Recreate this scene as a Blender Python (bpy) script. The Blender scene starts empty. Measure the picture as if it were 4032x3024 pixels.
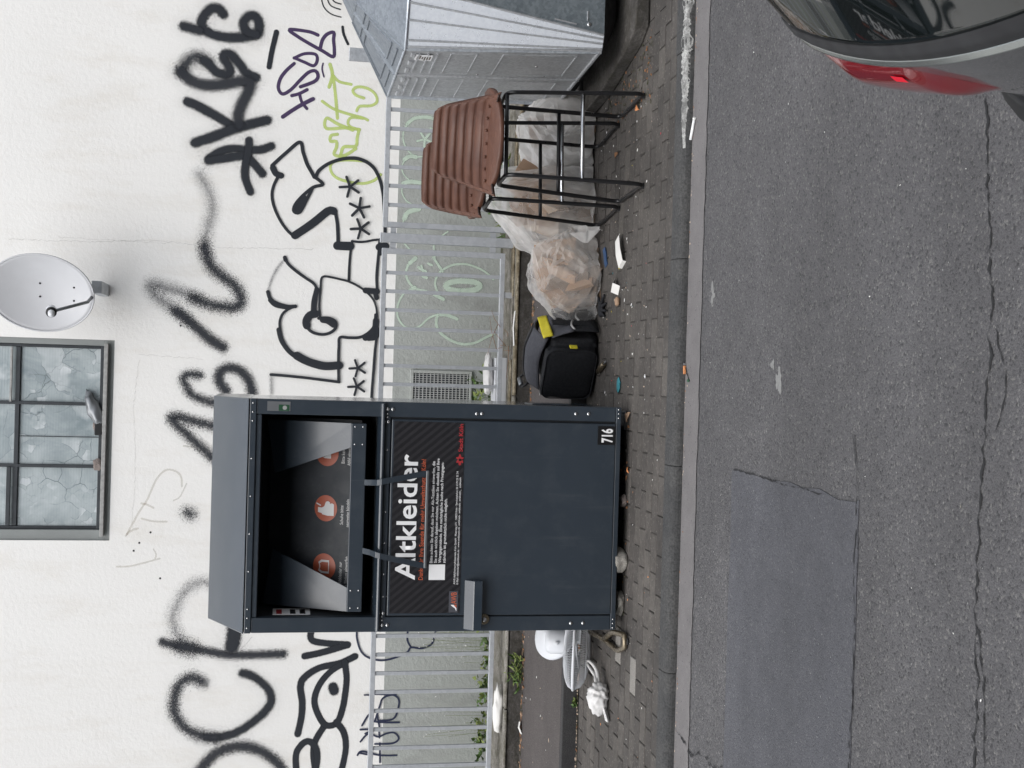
import bpy, bmesh, math, random
from mathutils import Vector, Matrix, noise, Euler
import numpy as np
R = math.radians
rnd = random.Random(7)
sc = bpy.context.scene
COL = sc.collection

# ------------------------------------------------------------------ camera
# portrait photograph stored on its side: the top of the place is at the left of the picture
def camera():
    pitch, yaw, roll = R(10.6), R(-0.26), R(1.6)
    fwd = Vector((math.sin(yaw)*math.cos(pitch), math.cos(yaw)*math.cos(pitch), -math.sin(pitch)))
    right = Vector((math.cos(yaw), -math.sin(yaw), 0)); down = fwd.cross(right)
    r2 = right*math.cos(roll) - down*math.sin(roll); d2 = down*math.cos(roll) + right*math.sin(roll)
    cd = bpy.data.cameras.new('camera'); cam = bpy.data.objects.new('camera', cd); COL.objects.link(cam)
    m = Matrix((d2, r2, -fwd)).transposed().to_4x4(); m.translation = Vector((0, 0, 1.85))
    cam.matrix_world = m
    cd.sensor_width = 36; cd.lens = 36*4900/4032; cd.clip_start = .05; cd.clip_end = 2000
    sc.camera = cam
camera()

# ------------------------------------------------------------------ light: bright overcast day
SUN_ELEV, SUN_AZ = 56, 205          # azimuth: the light comes from behind the camera, a little left
w = bpy.data.worlds.new('World'); sc.world = w; w.use_nodes = True
nt = w.node_tree; nt.nodes.clear()
sky = nt.nodes.new('ShaderNodeTexSky'); sky.sky_type = 'NISHITA'; sky.sun_disc = False
sky.sun_elevation = R(SUN_ELEV); sky.sun_rotation = R(SUN_AZ); sky.air_density = 1.2; sky.dust_density = 2; sky.ozone_density = 1
hs = nt.nodes.new('ShaderNodeHueSaturation'); hs.inputs['Saturation'].default_value = .24
bg = nt.nodes.new('ShaderNodeBackground'); bg.inputs['Strength'].default_value = .15
wo = nt.nodes.new('ShaderNodeOutputWorld')
nt.links.new(sky.outputs[0], hs.inputs['Color']); nt.links.new(hs.outputs[0], bg.inputs['Color']); nt.links.new(bg.outputs[0], wo.inputs['Surface'])
sl = bpy.data.lights.new('sun', 'SUN'); sl.energy = .5; sl.angle = R(80); sl.color = (1, .96, .91)
so = bpy.data.objects.new('sun', sl); COL.objects.link(so)
az, el = R(SUN_AZ), R(SUN_ELEV)
tosun = Vector((math.sin(az)*math.cos(el), math.cos(az)*math.cos(el), math.sin(el)))
so.rotation_euler = tosun.to_track_quat('Z', 'Y').to_euler(); so.location = tosun*20
sc.view_settings.view_transform = 'Standard'; sc.view_settings.look = 'None'
sc.view_settings.exposure = 1.1; sc.view_settings.gamma = 1; sc.view_settings.use_curve_mapping = False
sc.cycles.transparent_max_bounces = 24

# ------------------------------------------------------------------ helpers
class MB:
    """collects shapes for ONE mesh"""
    def __init__(s): s.v = []; s.f = []; s.sm = []
    def add(s, vs, fs, smooth=False):
        o = len(s.v); s.v += [tuple(p) for p in vs]; s.f += [tuple(i+o for i in f) for f in fs]; s.sm += [smooth]*len(fs); return s
    def box(s, x0, x1, y0, y1, z0, z1, m=None):
        vs = [Vector((x, y, z)) for z in (z0, z1) for y in (y0, y1) for x in (x0, x1)]
        if m: vs = [m @ v for v in vs]
        return s.add(vs, [(0,2,3,1),(4,5,7,6),(0,1,5,4),(2,6,7,3),(0,4,6,2),(1,3,7,5)])
    def hexa(s, b, t):      # two quads (bottom, top), same winding (ccw from above)
        return s.add(list(b)+list(t), [(3,2,1,0),(4,5,6,7),(0,1,5,4),(1,2,6,5),(2,3,7,6),(3,0,4,7)])
    def prism(s, poly, d, close=True):   # poly: list of Vectors (planar), d: extrusion vector
        n = len(poly); d = Vector(d); p = [Vector(q) for q in poly]
        fs = [tuple(range(n)), tuple(range(2*n-1, n-1, -1))] + [(i, i+n, (i+1) % n+n, (i+1) % n) for i in range(n)]
        return s.add(p+[q+d for q in p], fs)
    def tube(s, path, r, n=10, closed=False, caps=True):
        P = [Vector(p) for p in path]; rs = r if isinstance(r, (list, tuple)) else [r]*len(P)
        o = len(s.v); k = len(P); up = None; fs = []
        for i, p in enumerate(P):
            a = P[(i-1) % k] if (closed or i > 0) else p; b = P[(i+1) % k] if (closed or i < k-1) else p
            t = (b-a).normalized()
            if up is None:
                up = t.orthogonal().normalized()
            up = (up - t*up.dot(t)).normalized(); sd = t.cross(up)
            for j in range(n):
                an = 2*math.pi*j/n; s.v.append(tuple(p+(up*math.cos(an)+sd*math.sin(an))*rs[i]))
        for i in range(k if closed else k-1):
            for j in range(n):
                a = o+i*n+j; b = o+i*n+(j+1) % n; c = o+((i+1) % k)*n+(j+1) % n; d = o+((i+1) % k)*n+j
                fs.append((a, b, c, d))
        s.f += fs; s.sm += [True]*len(fs)
        if caps and not closed:
            s.f += [tuple(o+j for j in range(n-1, -1, -1)), tuple(o+(k-1)*n+j for j in range(n))]; s.sm += [False]*2
        return s
    def lathe(s, prof, m=None, n=24, caps=True):   # prof: (r, z)
        o = len(s.v); k = len(prof)
        for r, z in prof:
            for j in range(n):
                a = 2*math.pi*j/n; p = Vector((r*math.cos(a), r*math.sin(a), z)); s.v.append(tuple(m @ p if m else p))
        for i in range(k-1):
            for j in range(n):
                s.f.append((o+i*n+j, o+i*n+(j+1) % n, o+(i+1)*n+(j+1) % n, o+(i+1)*n+j)); s.sm.append(True)
        if caps:
            s.f += [tuple(o+j for j in range(n-1, -1, -1)), tuple(o+(k-1)*n+j for j in range(n))]; s.sm += [True, True]
        return s
    def grid(s, fn, nu, nv, smooth=True, wrap=False):
        o = len(s.v)
        for i in range(nu):
            for j in range(nv): s.v.append(tuple(fn(i/(nu-1), j/(nv-1))))
        for i in range(nu-1):
            for j in range(nv-1):
                a = o+i*nv+j; s.f.append((a, a+nv, a+nv+1, a+1)); s.sm.append(smooth)
        return s
    def mesh(s, name):
        me = bpy.data.meshes.new(name); me.from_pydata([tuple(v) for v in s.v], [], s.f)
        me.polygons.foreach_set('use_smooth', s.sm); me.update(); return me
def obj(name, mb, mat, parent=None, bevel=0, seg=2, solid=0, fix=True):
    me = mb.mesh(name) if isinstance(mb, MB) else mb
    if fix and isinstance(mb, MB):
        bm = bmesh.new(); bm.from_mesh(me); bmesh.ops.recalc_face_normals(bm, faces=bm.faces); bm.to_mesh(me); bm.free()
    o = bpy.data.objects.new(name, me); COL.objects.link(o); o.parent = parent
    if mat is not None and len(me.materials) == 0: me.materials.append(mat)
    if solid:
        m = o.modifiers.new('solid', 'SOLIDIFY'); m.thickness = solid; m.offset = 0
    if bevel:
        m = o.modifiers.new('bevel', 'BEVEL'); m.width = bevel; m.segments = seg; m.limit_method = 'ANGLE'; m.angle_limit = R(35)
    return o
def tag(o, label=None, cat=None, group=None, kind=None):
    if label: o['label'] = label
    if cat: o['category'] = cat
    if group: o['group'] = group
    if kind: o['kind'] = kind
    return o
def thing(name, label, cat, loc=(0, 0, 0), rz=0, group=None):
    o = bpy.data.objects.new(name, None); COL.objects.link(o); o.location = loc; o.rotation_euler = (0, 0, rz)
    o.empty_display_size = .1
    return tag(o, label, cat, group)
def struct(name, mb, mat, **k):
    return tag(obj(name, mb, mat, **k), kind='structure')
def copy_tree(o, parent=None):
    c = o.copy(); COL.objects.link(c); c.parent = parent
    for ch in list(o.children): copy_tree(ch, c)
    return c
def rounded(path, r, n=5):
    """polyline with rounded corners"""
    P = [Vector(p) for p in path]; out = [P[0]]
    for i in range(1, len(P)-1):
        a, b, c = P[i-1], P[i], P[i+1]
        d1 = (a-b); d2 = (c-b); rr = min(r, d1.length*.45, d2.length*.45); p0 = b+d1.normalized()*rr; p2 = b+d2.normalized()*rr
        for k in range(n+1):
            t = k/n; out.append(p0*(1-t)**2+b*2*t*(1-t)+p2*t*t)
    out.append(P[-1]); return out
def blob(sub, fn):
    """icosphere with each direction d mapped to fn(d)"""
    bm = bmesh.new(); bmesh.ops.create_icosphere(bm, subdivisions=sub, radius=1)
    mb = MB(); mb.v = [tuple(fn(v.co.copy())) for v in bm.verts]; bm.verts.index_update()
    mb.f = [tuple(v.index for v in f.verts) for f in bm.faces]; mb.sm = [True]*len(mb.f); bm.free(); return mb

# ------------------------------------------------------------------ materials
class NT:
    def __init__(s, name):
        s.m = bpy.data.materials.new(name); s.m.use_nodes = True; s.t = s.m.node_tree; s.t.nodes.clear()
        s.out = s.n('ShaderNodeOutputMaterial'); s.b = s.n('ShaderNodeBsdfPrincipled'); s.l(s.b.outputs[0], s.out.inputs['Surface'])
        s.tc = s.n('ShaderNodeTexCoord')
    def n(s, t, **k):
        x = s.t.nodes.new(t)
        for a, v in k.items(): setattr(x, a, v)
        return x
    def l(s, a, b): s.t.links.new(a, b)
    def co(s, scale=(1, 1, 1), rot=(0, 0, 0)):
        mp = s.n('ShaderNodeMapping'); mp.inputs['Scale'].default_value = scale; mp.inputs['Rotation'].default_value = rot
        s.l(s.tc.outputs['Object'], mp.inputs[0]); return mp.outputs[0]
    def noise(s, scale, detail=4, rough=.55, co=None, dist=0):
        x = s.n('ShaderNodeTexNoise'); x.inputs['Scale'].default_value = scale; x.inputs['Detail'].default_value = detail
        x.inputs['Roughness'].default_value = rough; x.inputs['Distortion'].default_value = dist
        s.l(co or s.tc.outputs['Object'], x.inputs['Vector']); return x.outputs['Fac']
    def voro(s, scale, feature='F1', out='Distance', co=None, rand=1):
        x = s.n('ShaderNodeTexVoronoi'); x.feature = feature; x.inputs['Scale'].default_value = scale; x.inputs['Randomness'].default_value = rand
        s.l(co or s.tc.outputs['Object'], x.inputs['Vector']); return x.outputs[out]
    def ramp(s, f, stops):
        x = s.n('ShaderNodeValToRGB'); e = x.color_ramp.elements
        while len(e) < len(stops): e.new(.5)
        for el, (p, c) in zip(e, stops):
            el.position = p; el.color = (c, c, c, 1) if isinstance(c, (int, float)) else (*c, 1)
        s.l(f, x.inputs[0]); return x.outputs[0]
    def mix(s, f, a, b, mode='MIX'):
        x = s.n('ShaderNodeMix', data_type='RGBA', blend_type=mode)
        for k, v in ((0, f), (6, a), (7, b)):
            sock = x.inputs[k]
            if isinstance(v, (int, float)): sock.default_value = v if k == 0 else (v, v, v, 1)
            elif isinstance(v, tuple): sock.default_value = (*v, 1)
            else: s.l(v, sock)
        return x.outputs[2]
    def math(s, op, a, b=0, c=0, clamp=False):
        x = s.n('ShaderNodeMath', operation=op, use_clamp=clamp)
        for i, v in enumerate((a, b, c)):
            if isinstance(v, (int, float)): x.inputs[i].default_value = v
            else: s.l(v, x.inputs[i])
        return x.outputs[0]
    def bump(s, h, strength, dist, prev=None):
        x = s.n('ShaderNodeBump'); x.inputs['Strength'].default_value = strength; x.inputs['Distance'].default_value = dist
        s.l(h, x.inputs['Height'])
        if prev is not None: s.l(prev, x.inputs['Normal'])
        s.l(x.outputs[0], s.b.inputs['Normal']); return x.outputs[0]
    def set(s, **k):
        for a, v in k.items():
            i = s.b.inputs[a.replace('_', ' ')]
            if hasattr(v, 'is_output') or isinstance(v, bpy.types.NodeSocket): s.l(v, i)
            elif isinstance(v, tuple): i.default_value = (*v, 1)
            else: i.default_value = v
        return s
def plain(name, col, rough=.5, metal=0, var=.12, scale=8, bump=0, bscale=200, spec=.5):
    m = NT(name); lo = tuple(c*(1-var) for c in col); hi = tuple(min(1, c*(1+var)) for c in col)
    m.set(Base_Color=m.mix(m.noise(scale, 3), lo, hi), Metallic=metal)
    m.set(Roughness=m.ramp(m.noise(scale*2.3, 1), [(.3, max(.02, rough*.85)), (.7, min(1, rough*1.15))]))
    m.b.inputs['Specular IOR Level'].default_value = spec
    if bump: m.bump(m.noise(bscale, 2), bump, .002)
    return m.m
def asphalt(name, dark, mid, light, grain=150, fine=1.0, stain=(.9, 1.1)):
    m = NT(name)
    cell = m.n('ShaderNodeTexVoronoi'); cell.inputs['Scale'].default_value = grain
    m.l(m.tc.outputs['Object'], cell.inputs['Vector'])
    sep = m.n('ShaderNodeSeparateColor'); m.l(cell.outputs['Color'], sep.inputs[0])
    base = m.ramp(sep.outputs[0], [(0, dark), (.22, mid), (.86, mid), (1, light)])
    grit = m.noise(grain*2.2, 1, .7)
    c = m.mix(m.ramp(grit, [(.38, 0), (.62, 1)]), m.mix(1, base, (.72, .72, .72), 'MULTIPLY'), base)
    big = m.ramp(m.noise(1.1, 3, .6, m.co((.35, 1.2, 1))), [(.3, stain[0]), (.7, stain[1])])
    c = m.mix(1, c, big, 'MULTIPLY')
    mid2 = m.ramp(m.noise(9, 2, .65), [(.3, .9), (.7, 1.08)])
    c = m.mix(1, c, mid2, 'MULTIPLY')
    # pale specks of worn aggregate
    sp = m.voro(17, 'F1', 'Distance'); c = m.mix(m.ramp(sp, [(.03, .8), (.06, 0)]), c, (.3, .3, .29))
    pit = m.voro(31, 'F1', 'Distance'); c = m.mix(m.ramp(pit, [(.07, .75), (.16, 0)]), c, (.022, .022, .024))
    m.set(Base_Color=c, Roughness=.82)
    h = m.math('ADD', m.math('MULTIPLY', cell.outputs['Distance'], -1), m.math('MULTIPLY', grit, .6))
    m.bump(h, .75*fine, .006)
    return m.m
M = {}
M['road'] = asphalt('road_asphalt', (.042, .041, .043), (.094, .0915, .0945), (.165, .16, .154), 130, 1, (.82, 1.16))
M['patch'] = asphalt('patch_asphalt', (.052, .053, .06), (.083, .084, .094), (.13, .13, .135), 170, .6, (.82, 1.14))
M['gutter'] = asphalt('gutter_asphalt', (.135, .126, .126), (.165, .156, .155), (.2, .19, .185), 240, .25)
M['path'] = asphalt('path_asphalt', (.052, .044, .042), (.084, .073, .07), (.125, .112, .106), 160, .5, (.8, 1.12))
def paver_mat():
    m = NT('concrete_paver'); oi = m.n('ShaderNodeObjectInfo')
    base = m.ramp(oi.outputs['Random'], [(0, (.056, .05, .045)), (.5, (.068, .061, .055)), (.92, (.08, .072, .064)), (1, (.096, .087, .077))])
    g = m.n('ShaderNodeNewGeometry')
    def pn(sc_, det, rough):
        x = m.n('ShaderNodeTexNoise'); x.inputs['Scale'].default_value = sc_; x.inputs['Detail'].default_value = det; x.inputs['Roughness'].default_value = rough
        m.l(g.outputs['Position'], x.inputs['Vector']); return x.outputs['Fac']
    c = m.mix(1, base, m.ramp(pn(1.6, 3, .6), [(.3, .62), (.55, 1.0), (.75, 1.45)]), 'MULTIPLY')
    c = m.mix(1, c, m.ramp(pn(30, 3, .7), [(.3, .75), (.7, 1.25)]), 'MULTIPLY')
    v = m.n('ShaderNodeTexVoronoi'); v.inputs['Scale'].default_value = 42; m.l(g.outputs['Position'], v.inputs['Vector'])
    c = m.mix(m.ramp(v.outputs['Distance'], [(.12, .55), (.24, 0)]), c, (.2, .185, .165))
    m.set(Base_Color=c, Roughness=.85); m.bump(pn(200, 2, .7), .7, .004); return m.m
M['paver'] = paver_mat()
M['joint'] = plain('joint_sand', (.034, .031, .027), .95, var=.3, scale=40, bump=.5)
def stone(name, c0, c1, moss=None, grain=220):
    m = NT(name)
    c = m.mix(m.ramp(m.noise(5, 4, .65), [(.3, 0), (.7, 1)]), c0, c1)
    c = m.mix(1, c, m.ramp(m.noise(grain, 3, .75), [(.32, .55), (.68, 1.5)]), 'MULTIPLY')
    if moss:
        c = m.mix(m.ramp(m.noise(14, 6, .7, m.co((1, 1, 1.6))), [(.42, 0), (.62, .85)]), c, moss)
    m.set(Base_Color=c, Roughness=.88); m.bump(m.noise(grain, 2, .7), .8, .006); return m.m
M['kerb'] = stone('kerb_concrete', (.034, .035, .036), (.064, .063, .061), None, 85)
M['edge'] = stone('dark_edge_stone', (.026, .026, .028), (.045, .044, .044))
M['lowwall'] = stone('mossy_concrete', (.035, .032, .03), (.09, .083, .076), (.03, .027, .02), 60)
M['coping'] = stone('weathered_coping', (.14, .13, .115), (.26, .245, .22), (.075, .07, .045), 90)
M['beam'] = stone('peeling_edge_strip', (.13, .1, .055), (.28, .25, .19), (.06, .045, .02), 70)
M['soil'] = stone('soil', (.04, .034, .026), (.08, .07, .052), (.035, .045, .015), 60)
def plaster(name, col, dirt, amt, relief=.55):
    m = NT(name)
    lo = tuple(c*.95 for c in col)
    c = m.mix(m.ramp(m.noise(.9, 3, .6), [(.3, 0), (.75, 1)]), lo, col)
    st = m.ramp(m.noise(2.2, 4, .72, m.co((1.3, 1, .5))), [(.52, 0), (.85, amt)])
    c = m.mix(st, c, dirt)
    rain = m.ramp(m.noise(1.0, 3, .7, m.co((7, 1, .5))), [(.55, 0), (.8, .13)]); c = m.mix(rain, c, dirt)
    m.set(Base_Color=c, Roughness=.9)
    m.bump(m.noise(30, 4, .74), relief, .009)
    return m
wm = plaster('white_plaster', (.8, .79, .765), (.6, .55, .47), .5, .36)
M['white'] = wm.m
gm = plaster('grey_painted_plaster', (.35, .365, .345), (.2, .2, .19), .8, .8)
M['grey'] = gm.m
def galv(name, c0, c1, rough=.38, spang=26, metal=.85):
    m = NT(name)
    v = m.n('ShaderNodeTexVoronoi'); v.inputs['Scale'].default_value = spang; m.l(m.tc.outputs['Object'], v.inputs['Vector'])
    sp = m.n('ShaderNodeSeparateColor'); m.l(v.outputs['Color'], sp.inputs[0])
    f = m.math('ADD', m.math('MULTIPLY', sp.outputs[0], .45), m.math('MULTIPLY', m.noise(7, 6, .7), .7))
    c = m.mix(m.ramp(f, [(.3, 0), (.8, 1)]), c0, c1)
    m.set(Base_Color=c, Metallic=metal, Roughness=m.ramp(m.noise(11, 5, .7), [(.3, rough*.8), (.7, rough*1.3)]))
    m.bump(m.noise(40, 3), .06, .003); return m.m
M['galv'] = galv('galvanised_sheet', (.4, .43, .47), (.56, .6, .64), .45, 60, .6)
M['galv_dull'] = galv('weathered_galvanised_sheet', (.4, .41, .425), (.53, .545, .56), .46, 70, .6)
M['galv_front'] = galv('dimmed_front_sheet', (.16, .19, .21), (.25, .285, .305), .5, 70, .55)  # front sheet: dark street reflection put into the base colour
M['galv_roof'] = galv('weathered_dimmed_roof_sheet', (.17, .19, .215), (.24, .265, .29), .5, 80, .5)  # weathered tone, darkened further against the white sky glare
M['galv_skylit'] = galv('skylit_facet_sheet', (.78, .82, .88), (.86, .9, .95), .3, 80, .35)  # corner facet: bright sky reflection put into the base colour
M['fence'] = galv('galvanised_steel', (.42, .44, .465), (.49, .51, .535), .5, 40, .4)
def powder(name, col, rough=.42):
    m = NT(name)
    c = m.mix(m.noise(3, 2), tuple(x*.93 for x in col), tuple(x*1.08 for x in col))
    dust = m.ramp(m.noise(6, 4, .7), [(.5, 0), (.8, .07)]); c = m.mix(dust, c, (.25, .25, .24))
    drip = m.ramp(m.noise(1.0, 3, .75, m.co((26, 26, 1.6))), [(.6, 0), (.78, .05)]); c = m.mix(drip, c, (.3, .3, .28))
    m.set(Base_Color=c, Roughness=m.ramp(m.noise(9, 2, .6), [(.3, rough*.9), (.7, rough*1.12)]))
    m.b.inputs['Coat Weight'].default_value = .6; m.b.inputs['Coat Roughness'].default_value = .25; return m.m
M['anthracite'] = powder('anthracite_powder_coat', (.021, .031, .043))
M['anthracite_gloss'] = powder('anthracite_smooth_sheet', (.021, .031, .043), .14)
M['hollow'] = powder('anthracite_shaded', (.009, .012, .016), .7); M['hollow'].node_tree.nodes['Principled BSDF'].inputs['Coat Weight'].default_value = .08  # darker copy of the anthracite: chute and gap shade in the colour
M['chrome'] = plain('bolt_steel', (.6, .6, .6), .25, 1, .1)
M['black_steel'] = plain('black_lacquered_steel', (.008, .008, .009), .32, 0, .3)
M['foot_chrome'] = plain('worn_chrome', (.55, .56, .58), .18, 1, .15)
M['black'] = plain('black_plastic', (.008, .008, .009), .55)
M['rubber'] = plain('dark_rubber', (.012, .012, .013), .8, 0, .3)
M['steel'] = plain('dull_steel', (.22, .23, .24), .45, .8, .2)
def leather():
    m = NT('brown_leather')
    c = m.mix(m.ramp(m.noise(5, 4, .65), [(.3, 0), (.75, 1)]), (.07, .027, .016), (.118, .047, .026))
    c = m.mix(m.ramp(m.noise(22, 6, .7), [(.55, 0), (.8, .35)]), c, (.19, .1, .068))
    m.set(Base_Color=c, Roughness=.5); a = m.bump(m.noise(12, 4, .6, m.co((3, 3, .6))), .22, .01); m.bump(m.voro(260, 'F1'), .25, .002, a); return m.m
M['leather'] = leather(); M['leather_dark'] = plain('dark_leather_seam', (.03, .014, .01), .6, 0, .3, 30)
def film(name, lo, hi):
    m = NT(name)
    tr = m.n('ShaderNodeBsdfTransparent'); tr.inputs[0].default_value = (.95, .95, .95, 1)
    lw = m.n('ShaderNodeLayerWeight'); lw.inputs[0].default_value = .35
    m.set(Base_Color=(.88, .875, .865), Roughness=.13)
    m.bump(m.noise(22, 3, .6, m.co((1, 1, .35)), 1), .25, .02)
    milky = m.ramp(m.noise(4.5, 3, .6, m.co((1.2, 1.2, .7))), [(.36, lo), (.66, hi)])
    fac = m.math('ADD', m.math('MULTIPLY', lw.outputs['Facing'], .6), milky, 0, True)
    tl = m.n('ShaderNodeBsdfTranslucent'); tl.inputs[0].default_value = (.92, .91, .89, 1); m2 = m.n('ShaderNodeMixShader'); m2.inputs[0].default_value = .4
    m.l(m.b.outputs[0], m2.inputs[1]); m.l(tl.outputs[0], m2.inputs[2])
    mx = m.n('ShaderNodeMixShader'); m.l(fac, mx.inputs[0]); m.l(tr.outputs[0], mx.inputs[1]); m.l(m2.outputs[0], mx.inputs[2])
    m.l(mx.outputs[0], m.out.inputs['Surface']); return m.m
M['film'] = film('clear_plastic_film', .07, .42)
M['film_white'] = film('milky_plastic_film', .4, .95)
M['film_mid'] = film('cloudy_plastic_film', .12, .58)
M['card'] = plain('brown_cardboard', (.33, .22, .145), .85, 0, .25, 6, .3, 120)
M['card_pale'] = plain('pale_cardboard', (.45, .36, .28), .85, 0, .2, 6, .3, 120)
M['card_dark'] = plain('dark_cardboard', (.16, .12, .09), .85, 0, .3, 6, .3, 120)
M['paper'] = plain('white_card', (.7, .69, .66), .7, 0, .08, 10)
M['white_plastic'] = plain('white_plastic', (.6, .615, .64), .35, 0, .05)
M['white_bag'] = plain('thin_white_plastic', (.62, .61, .6), .4, 0, .08, 20, .4, 60)
M['bronze'] = plain('bronze_lacquer', (.2, .165, .115), .28, .75, .2)
M['blackcloth'] = plain('black_woven_fabric', (.007, .008, .011), .8, 0, .3, 30, .6, 500)
M['greycloth'] = plain('grey_woven_fabric', (.062, .064, .076), .8, 0, .2, 30, .5, 500)
M['yellow'] = plain('yellow_webbing', (.6, .52, .03), .7, 0, .15, 30, .5, 400)
M['teal'] = plain('teal_tissue', (.03, .2, .24), .8, 0, .2, 60, .6, 150)
M['leafdead'] = plain('dead_leaf', (.23, .11, .05), .8, 0, .5, 60)
M['green'] = plain('weed_leaf', (.07, .13, .03), .6, 0, .5, 25)
M['green2'] = plain('pale_weed_leaf', (.16, .2, .05), .65, 0, .4, 25)
M['orange'] = plain('orange_plastic', (.6, .25, .1), .4)
M['red'] = plain('red_bit', (.5, .03, .06), .5)
M['blue'] = plain('blue_print', (.03, .07, .16), .4, 0, .5, 60)
M['stone'] = stone('broken_concrete', (.2, .19, .17), (.3, .28, .25))
M['dish'] = plain('pale_grey_dish', (.46, .465, .48), .45, 0, .06)
M['steelwin'] = plain('dark_window_steel', (.035, .04, .045), .5, .2, .5, 14)
M['band'] = plain('grey_window_surround', (.24, .255, .25), .8, 0, .12, 5, .4, 120)
M['wood_pale'] = plain('peeling_white_paint', (.3, .3, .29), .7, 0, .5, 30)
def paint(name, col, rough=.35):
    return plain(name, col, rough, 0, .05, 20)
M['p_white'] = paint('print_white', (.8, .8, .8)); M['p_orange'] = paint('print_orange', (.5, .11, .05)); M['p_red'] = paint('print_red', (.36, .03, .035))
M['p_black'] = paint('print_black', (.008, .008, .009)); M['p_grey'] = paint('print_grey', (.3, .3, .3)); M['p_green'] = paint('print_green', (.02, .07, .035))
M['p_circle'] = paint('print_terracotta', (.24, .05, .022)); M['p_pale'] = paint('print_pale_grey', (.42, .42, .42))
def posterm():
    m = NT('striped_sign_sheet'); x = m.n('ShaderNodeTexWave'); x.wave_type = 'BANDS'; x.bands_direction = 'X'; x.inputs['Scale'].default_value = 10
    m.l(m.co((1, 1, 1), (0, R(40), 0)), x.inputs['Vector'])
    m.set(Base_Color=m.mix(m.ramp(x.outputs['Fac'], [(.45, 0), (.6, 1)]), (.011, .011, .013), (.024, .023, .026)), Roughness=.35); return m.m
M['poster'] = posterm()
def ribbed():
    m = NT('ribbed_wired_glass')
    wv = m.n('ShaderNodeTexWave'); wv.bands_direction = 'Z'; wv.inputs['Scale'].default_value = 16
    m.l(m.tc.outputs['Object'], wv.inputs['Vector'])
    big = m.noise(2.6, 5, .65, None, .6)
    c = m.mix(m.ramp(big, [(.3, 0), (.7, 1)]), (.23, .275, .29), (.44, .485, .495))
    warp = m.mix(.06, m.tc.outputs['Object'], m.n('ShaderNodeTexNoise').outputs['Color'])
    cr = m.voro(6.5, 'DISTANCE_TO_EDGE', 'Distance', warp)
    gate = m.ramp(m.noise(3.1, 3), [(.46, 0), (.56, 1)])
    c = m.mix(m.math('MULTIPLY', m.ramp(cr, [(.005, .85), (.02, 0)]), gate), c, (.12, .15, .16))
    cell = m.voro(6.5, 'F1', 'Color', warp); sp = m.n('ShaderNodeSeparateColor'); m.l(cell, sp.inputs[0])
    c = m.mix(m.math('MULTIPLY', m.ramp(sp.outputs[0], [(.5, 0), (.85, .42)]), gate), c, (.66, .69, .7))
    c2 = m.voro(17, 'F1', 'Color', warp); sp2 = m.n('ShaderNodeSeparateColor'); m.l(c2, sp2.inputs[0]); c = m.mix(m.math('MULTIPLY', m.ramp(sp2.outputs[1], [(.6, 0), (.95, .5)]), m.ramp(m.noise(4, 3, .7), [(.48, 0), (.6, 1)])), c, (.7, .73, .74))
    e2 = m.voro(17, 'DISTANCE_TO_EDGE', 'Distance', warp); c = m.mix(m.math('MULTIPLY', m.ramp(e2, [(.01, .45), (.04, 0)]), m.ramp(m.noise(4, 3, .7), [(.5, 0), (.62, 1)])), c, (.15, .18, .19))
    c = m.mix(m.ramp(wv.outputs['Fac'], [(.2, .08), (.6, 0)]), c, (.2, .25, .27))
    m.set(Base_Color=c, Roughness=.16); m.bump(wv.outputs['Fac'], .12, .003); return m.m
M['ribbed'] = ribbed()
def grille():
    m = plain('zinc_mesh', (.5, .51, .5), .5, .6); return m
M['grille'] = grille()
def spray(name, col, amax):
    m = NT('spray_'+name)
    at = m.n('ShaderNodeAttribute'); at.attribute_name = 'edge'; sp = m.n('ShaderNodeSeparateColor'); m.l(at.outputs['Color'], sp.inputs[0])
    e, f = sp.outputs[0], sp.outputs[1]
    ns = m.noise(150, 2, .8)
    t = m.math('DIVIDE', m.math('SUBTRACT', 1, e), m.math('MAXIMUM', f, .08))
    t = m.math('ADD', t, m.math('MULTIPLY', m.math('SUBTRACT', ns, .5), m.math('MULTIPLY', f, 3.2)))
    t = m.math('MULTIPLY', m.math('SMOOTH_MAX', t, 0, .05), m.math('SUBTRACT', 1.35, m.math('MULTIPLY', f, .5)))
    a = m.math('MULTIPLY', m.math('MINIMUM', m.math('POWER', m.math('MAXIMUM', t, 0), 1.9), 1), amax)
    m.set(Base_Color=m.mix(m.noise(20, 4), tuple(c*.8 for c in col), tuple(c*1.25 for c in col)), Roughness=.55, Alpha=a)
    return m.m
SPRAY = {'H': spray('overspray', (.03, .033, .042), .2), 'K': spray('black', (.011, .014, .02), .985), 'F': spray('charcoal', (.013, .016, .023), .87), 'G': spray('grey_mist', (.03, .033, .045), .55),
         'T': spray('tan', (.36, .3, .2), .2), 'P': spray('purple', (.05, .028, .085), .95), 'L': spray('lime', (.5, .62, .17), .72), 'B': spray('navy', (.012, .018, .05), .96), 'M': spray('pale_green', (.5, .6, .5), .85)}
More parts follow.
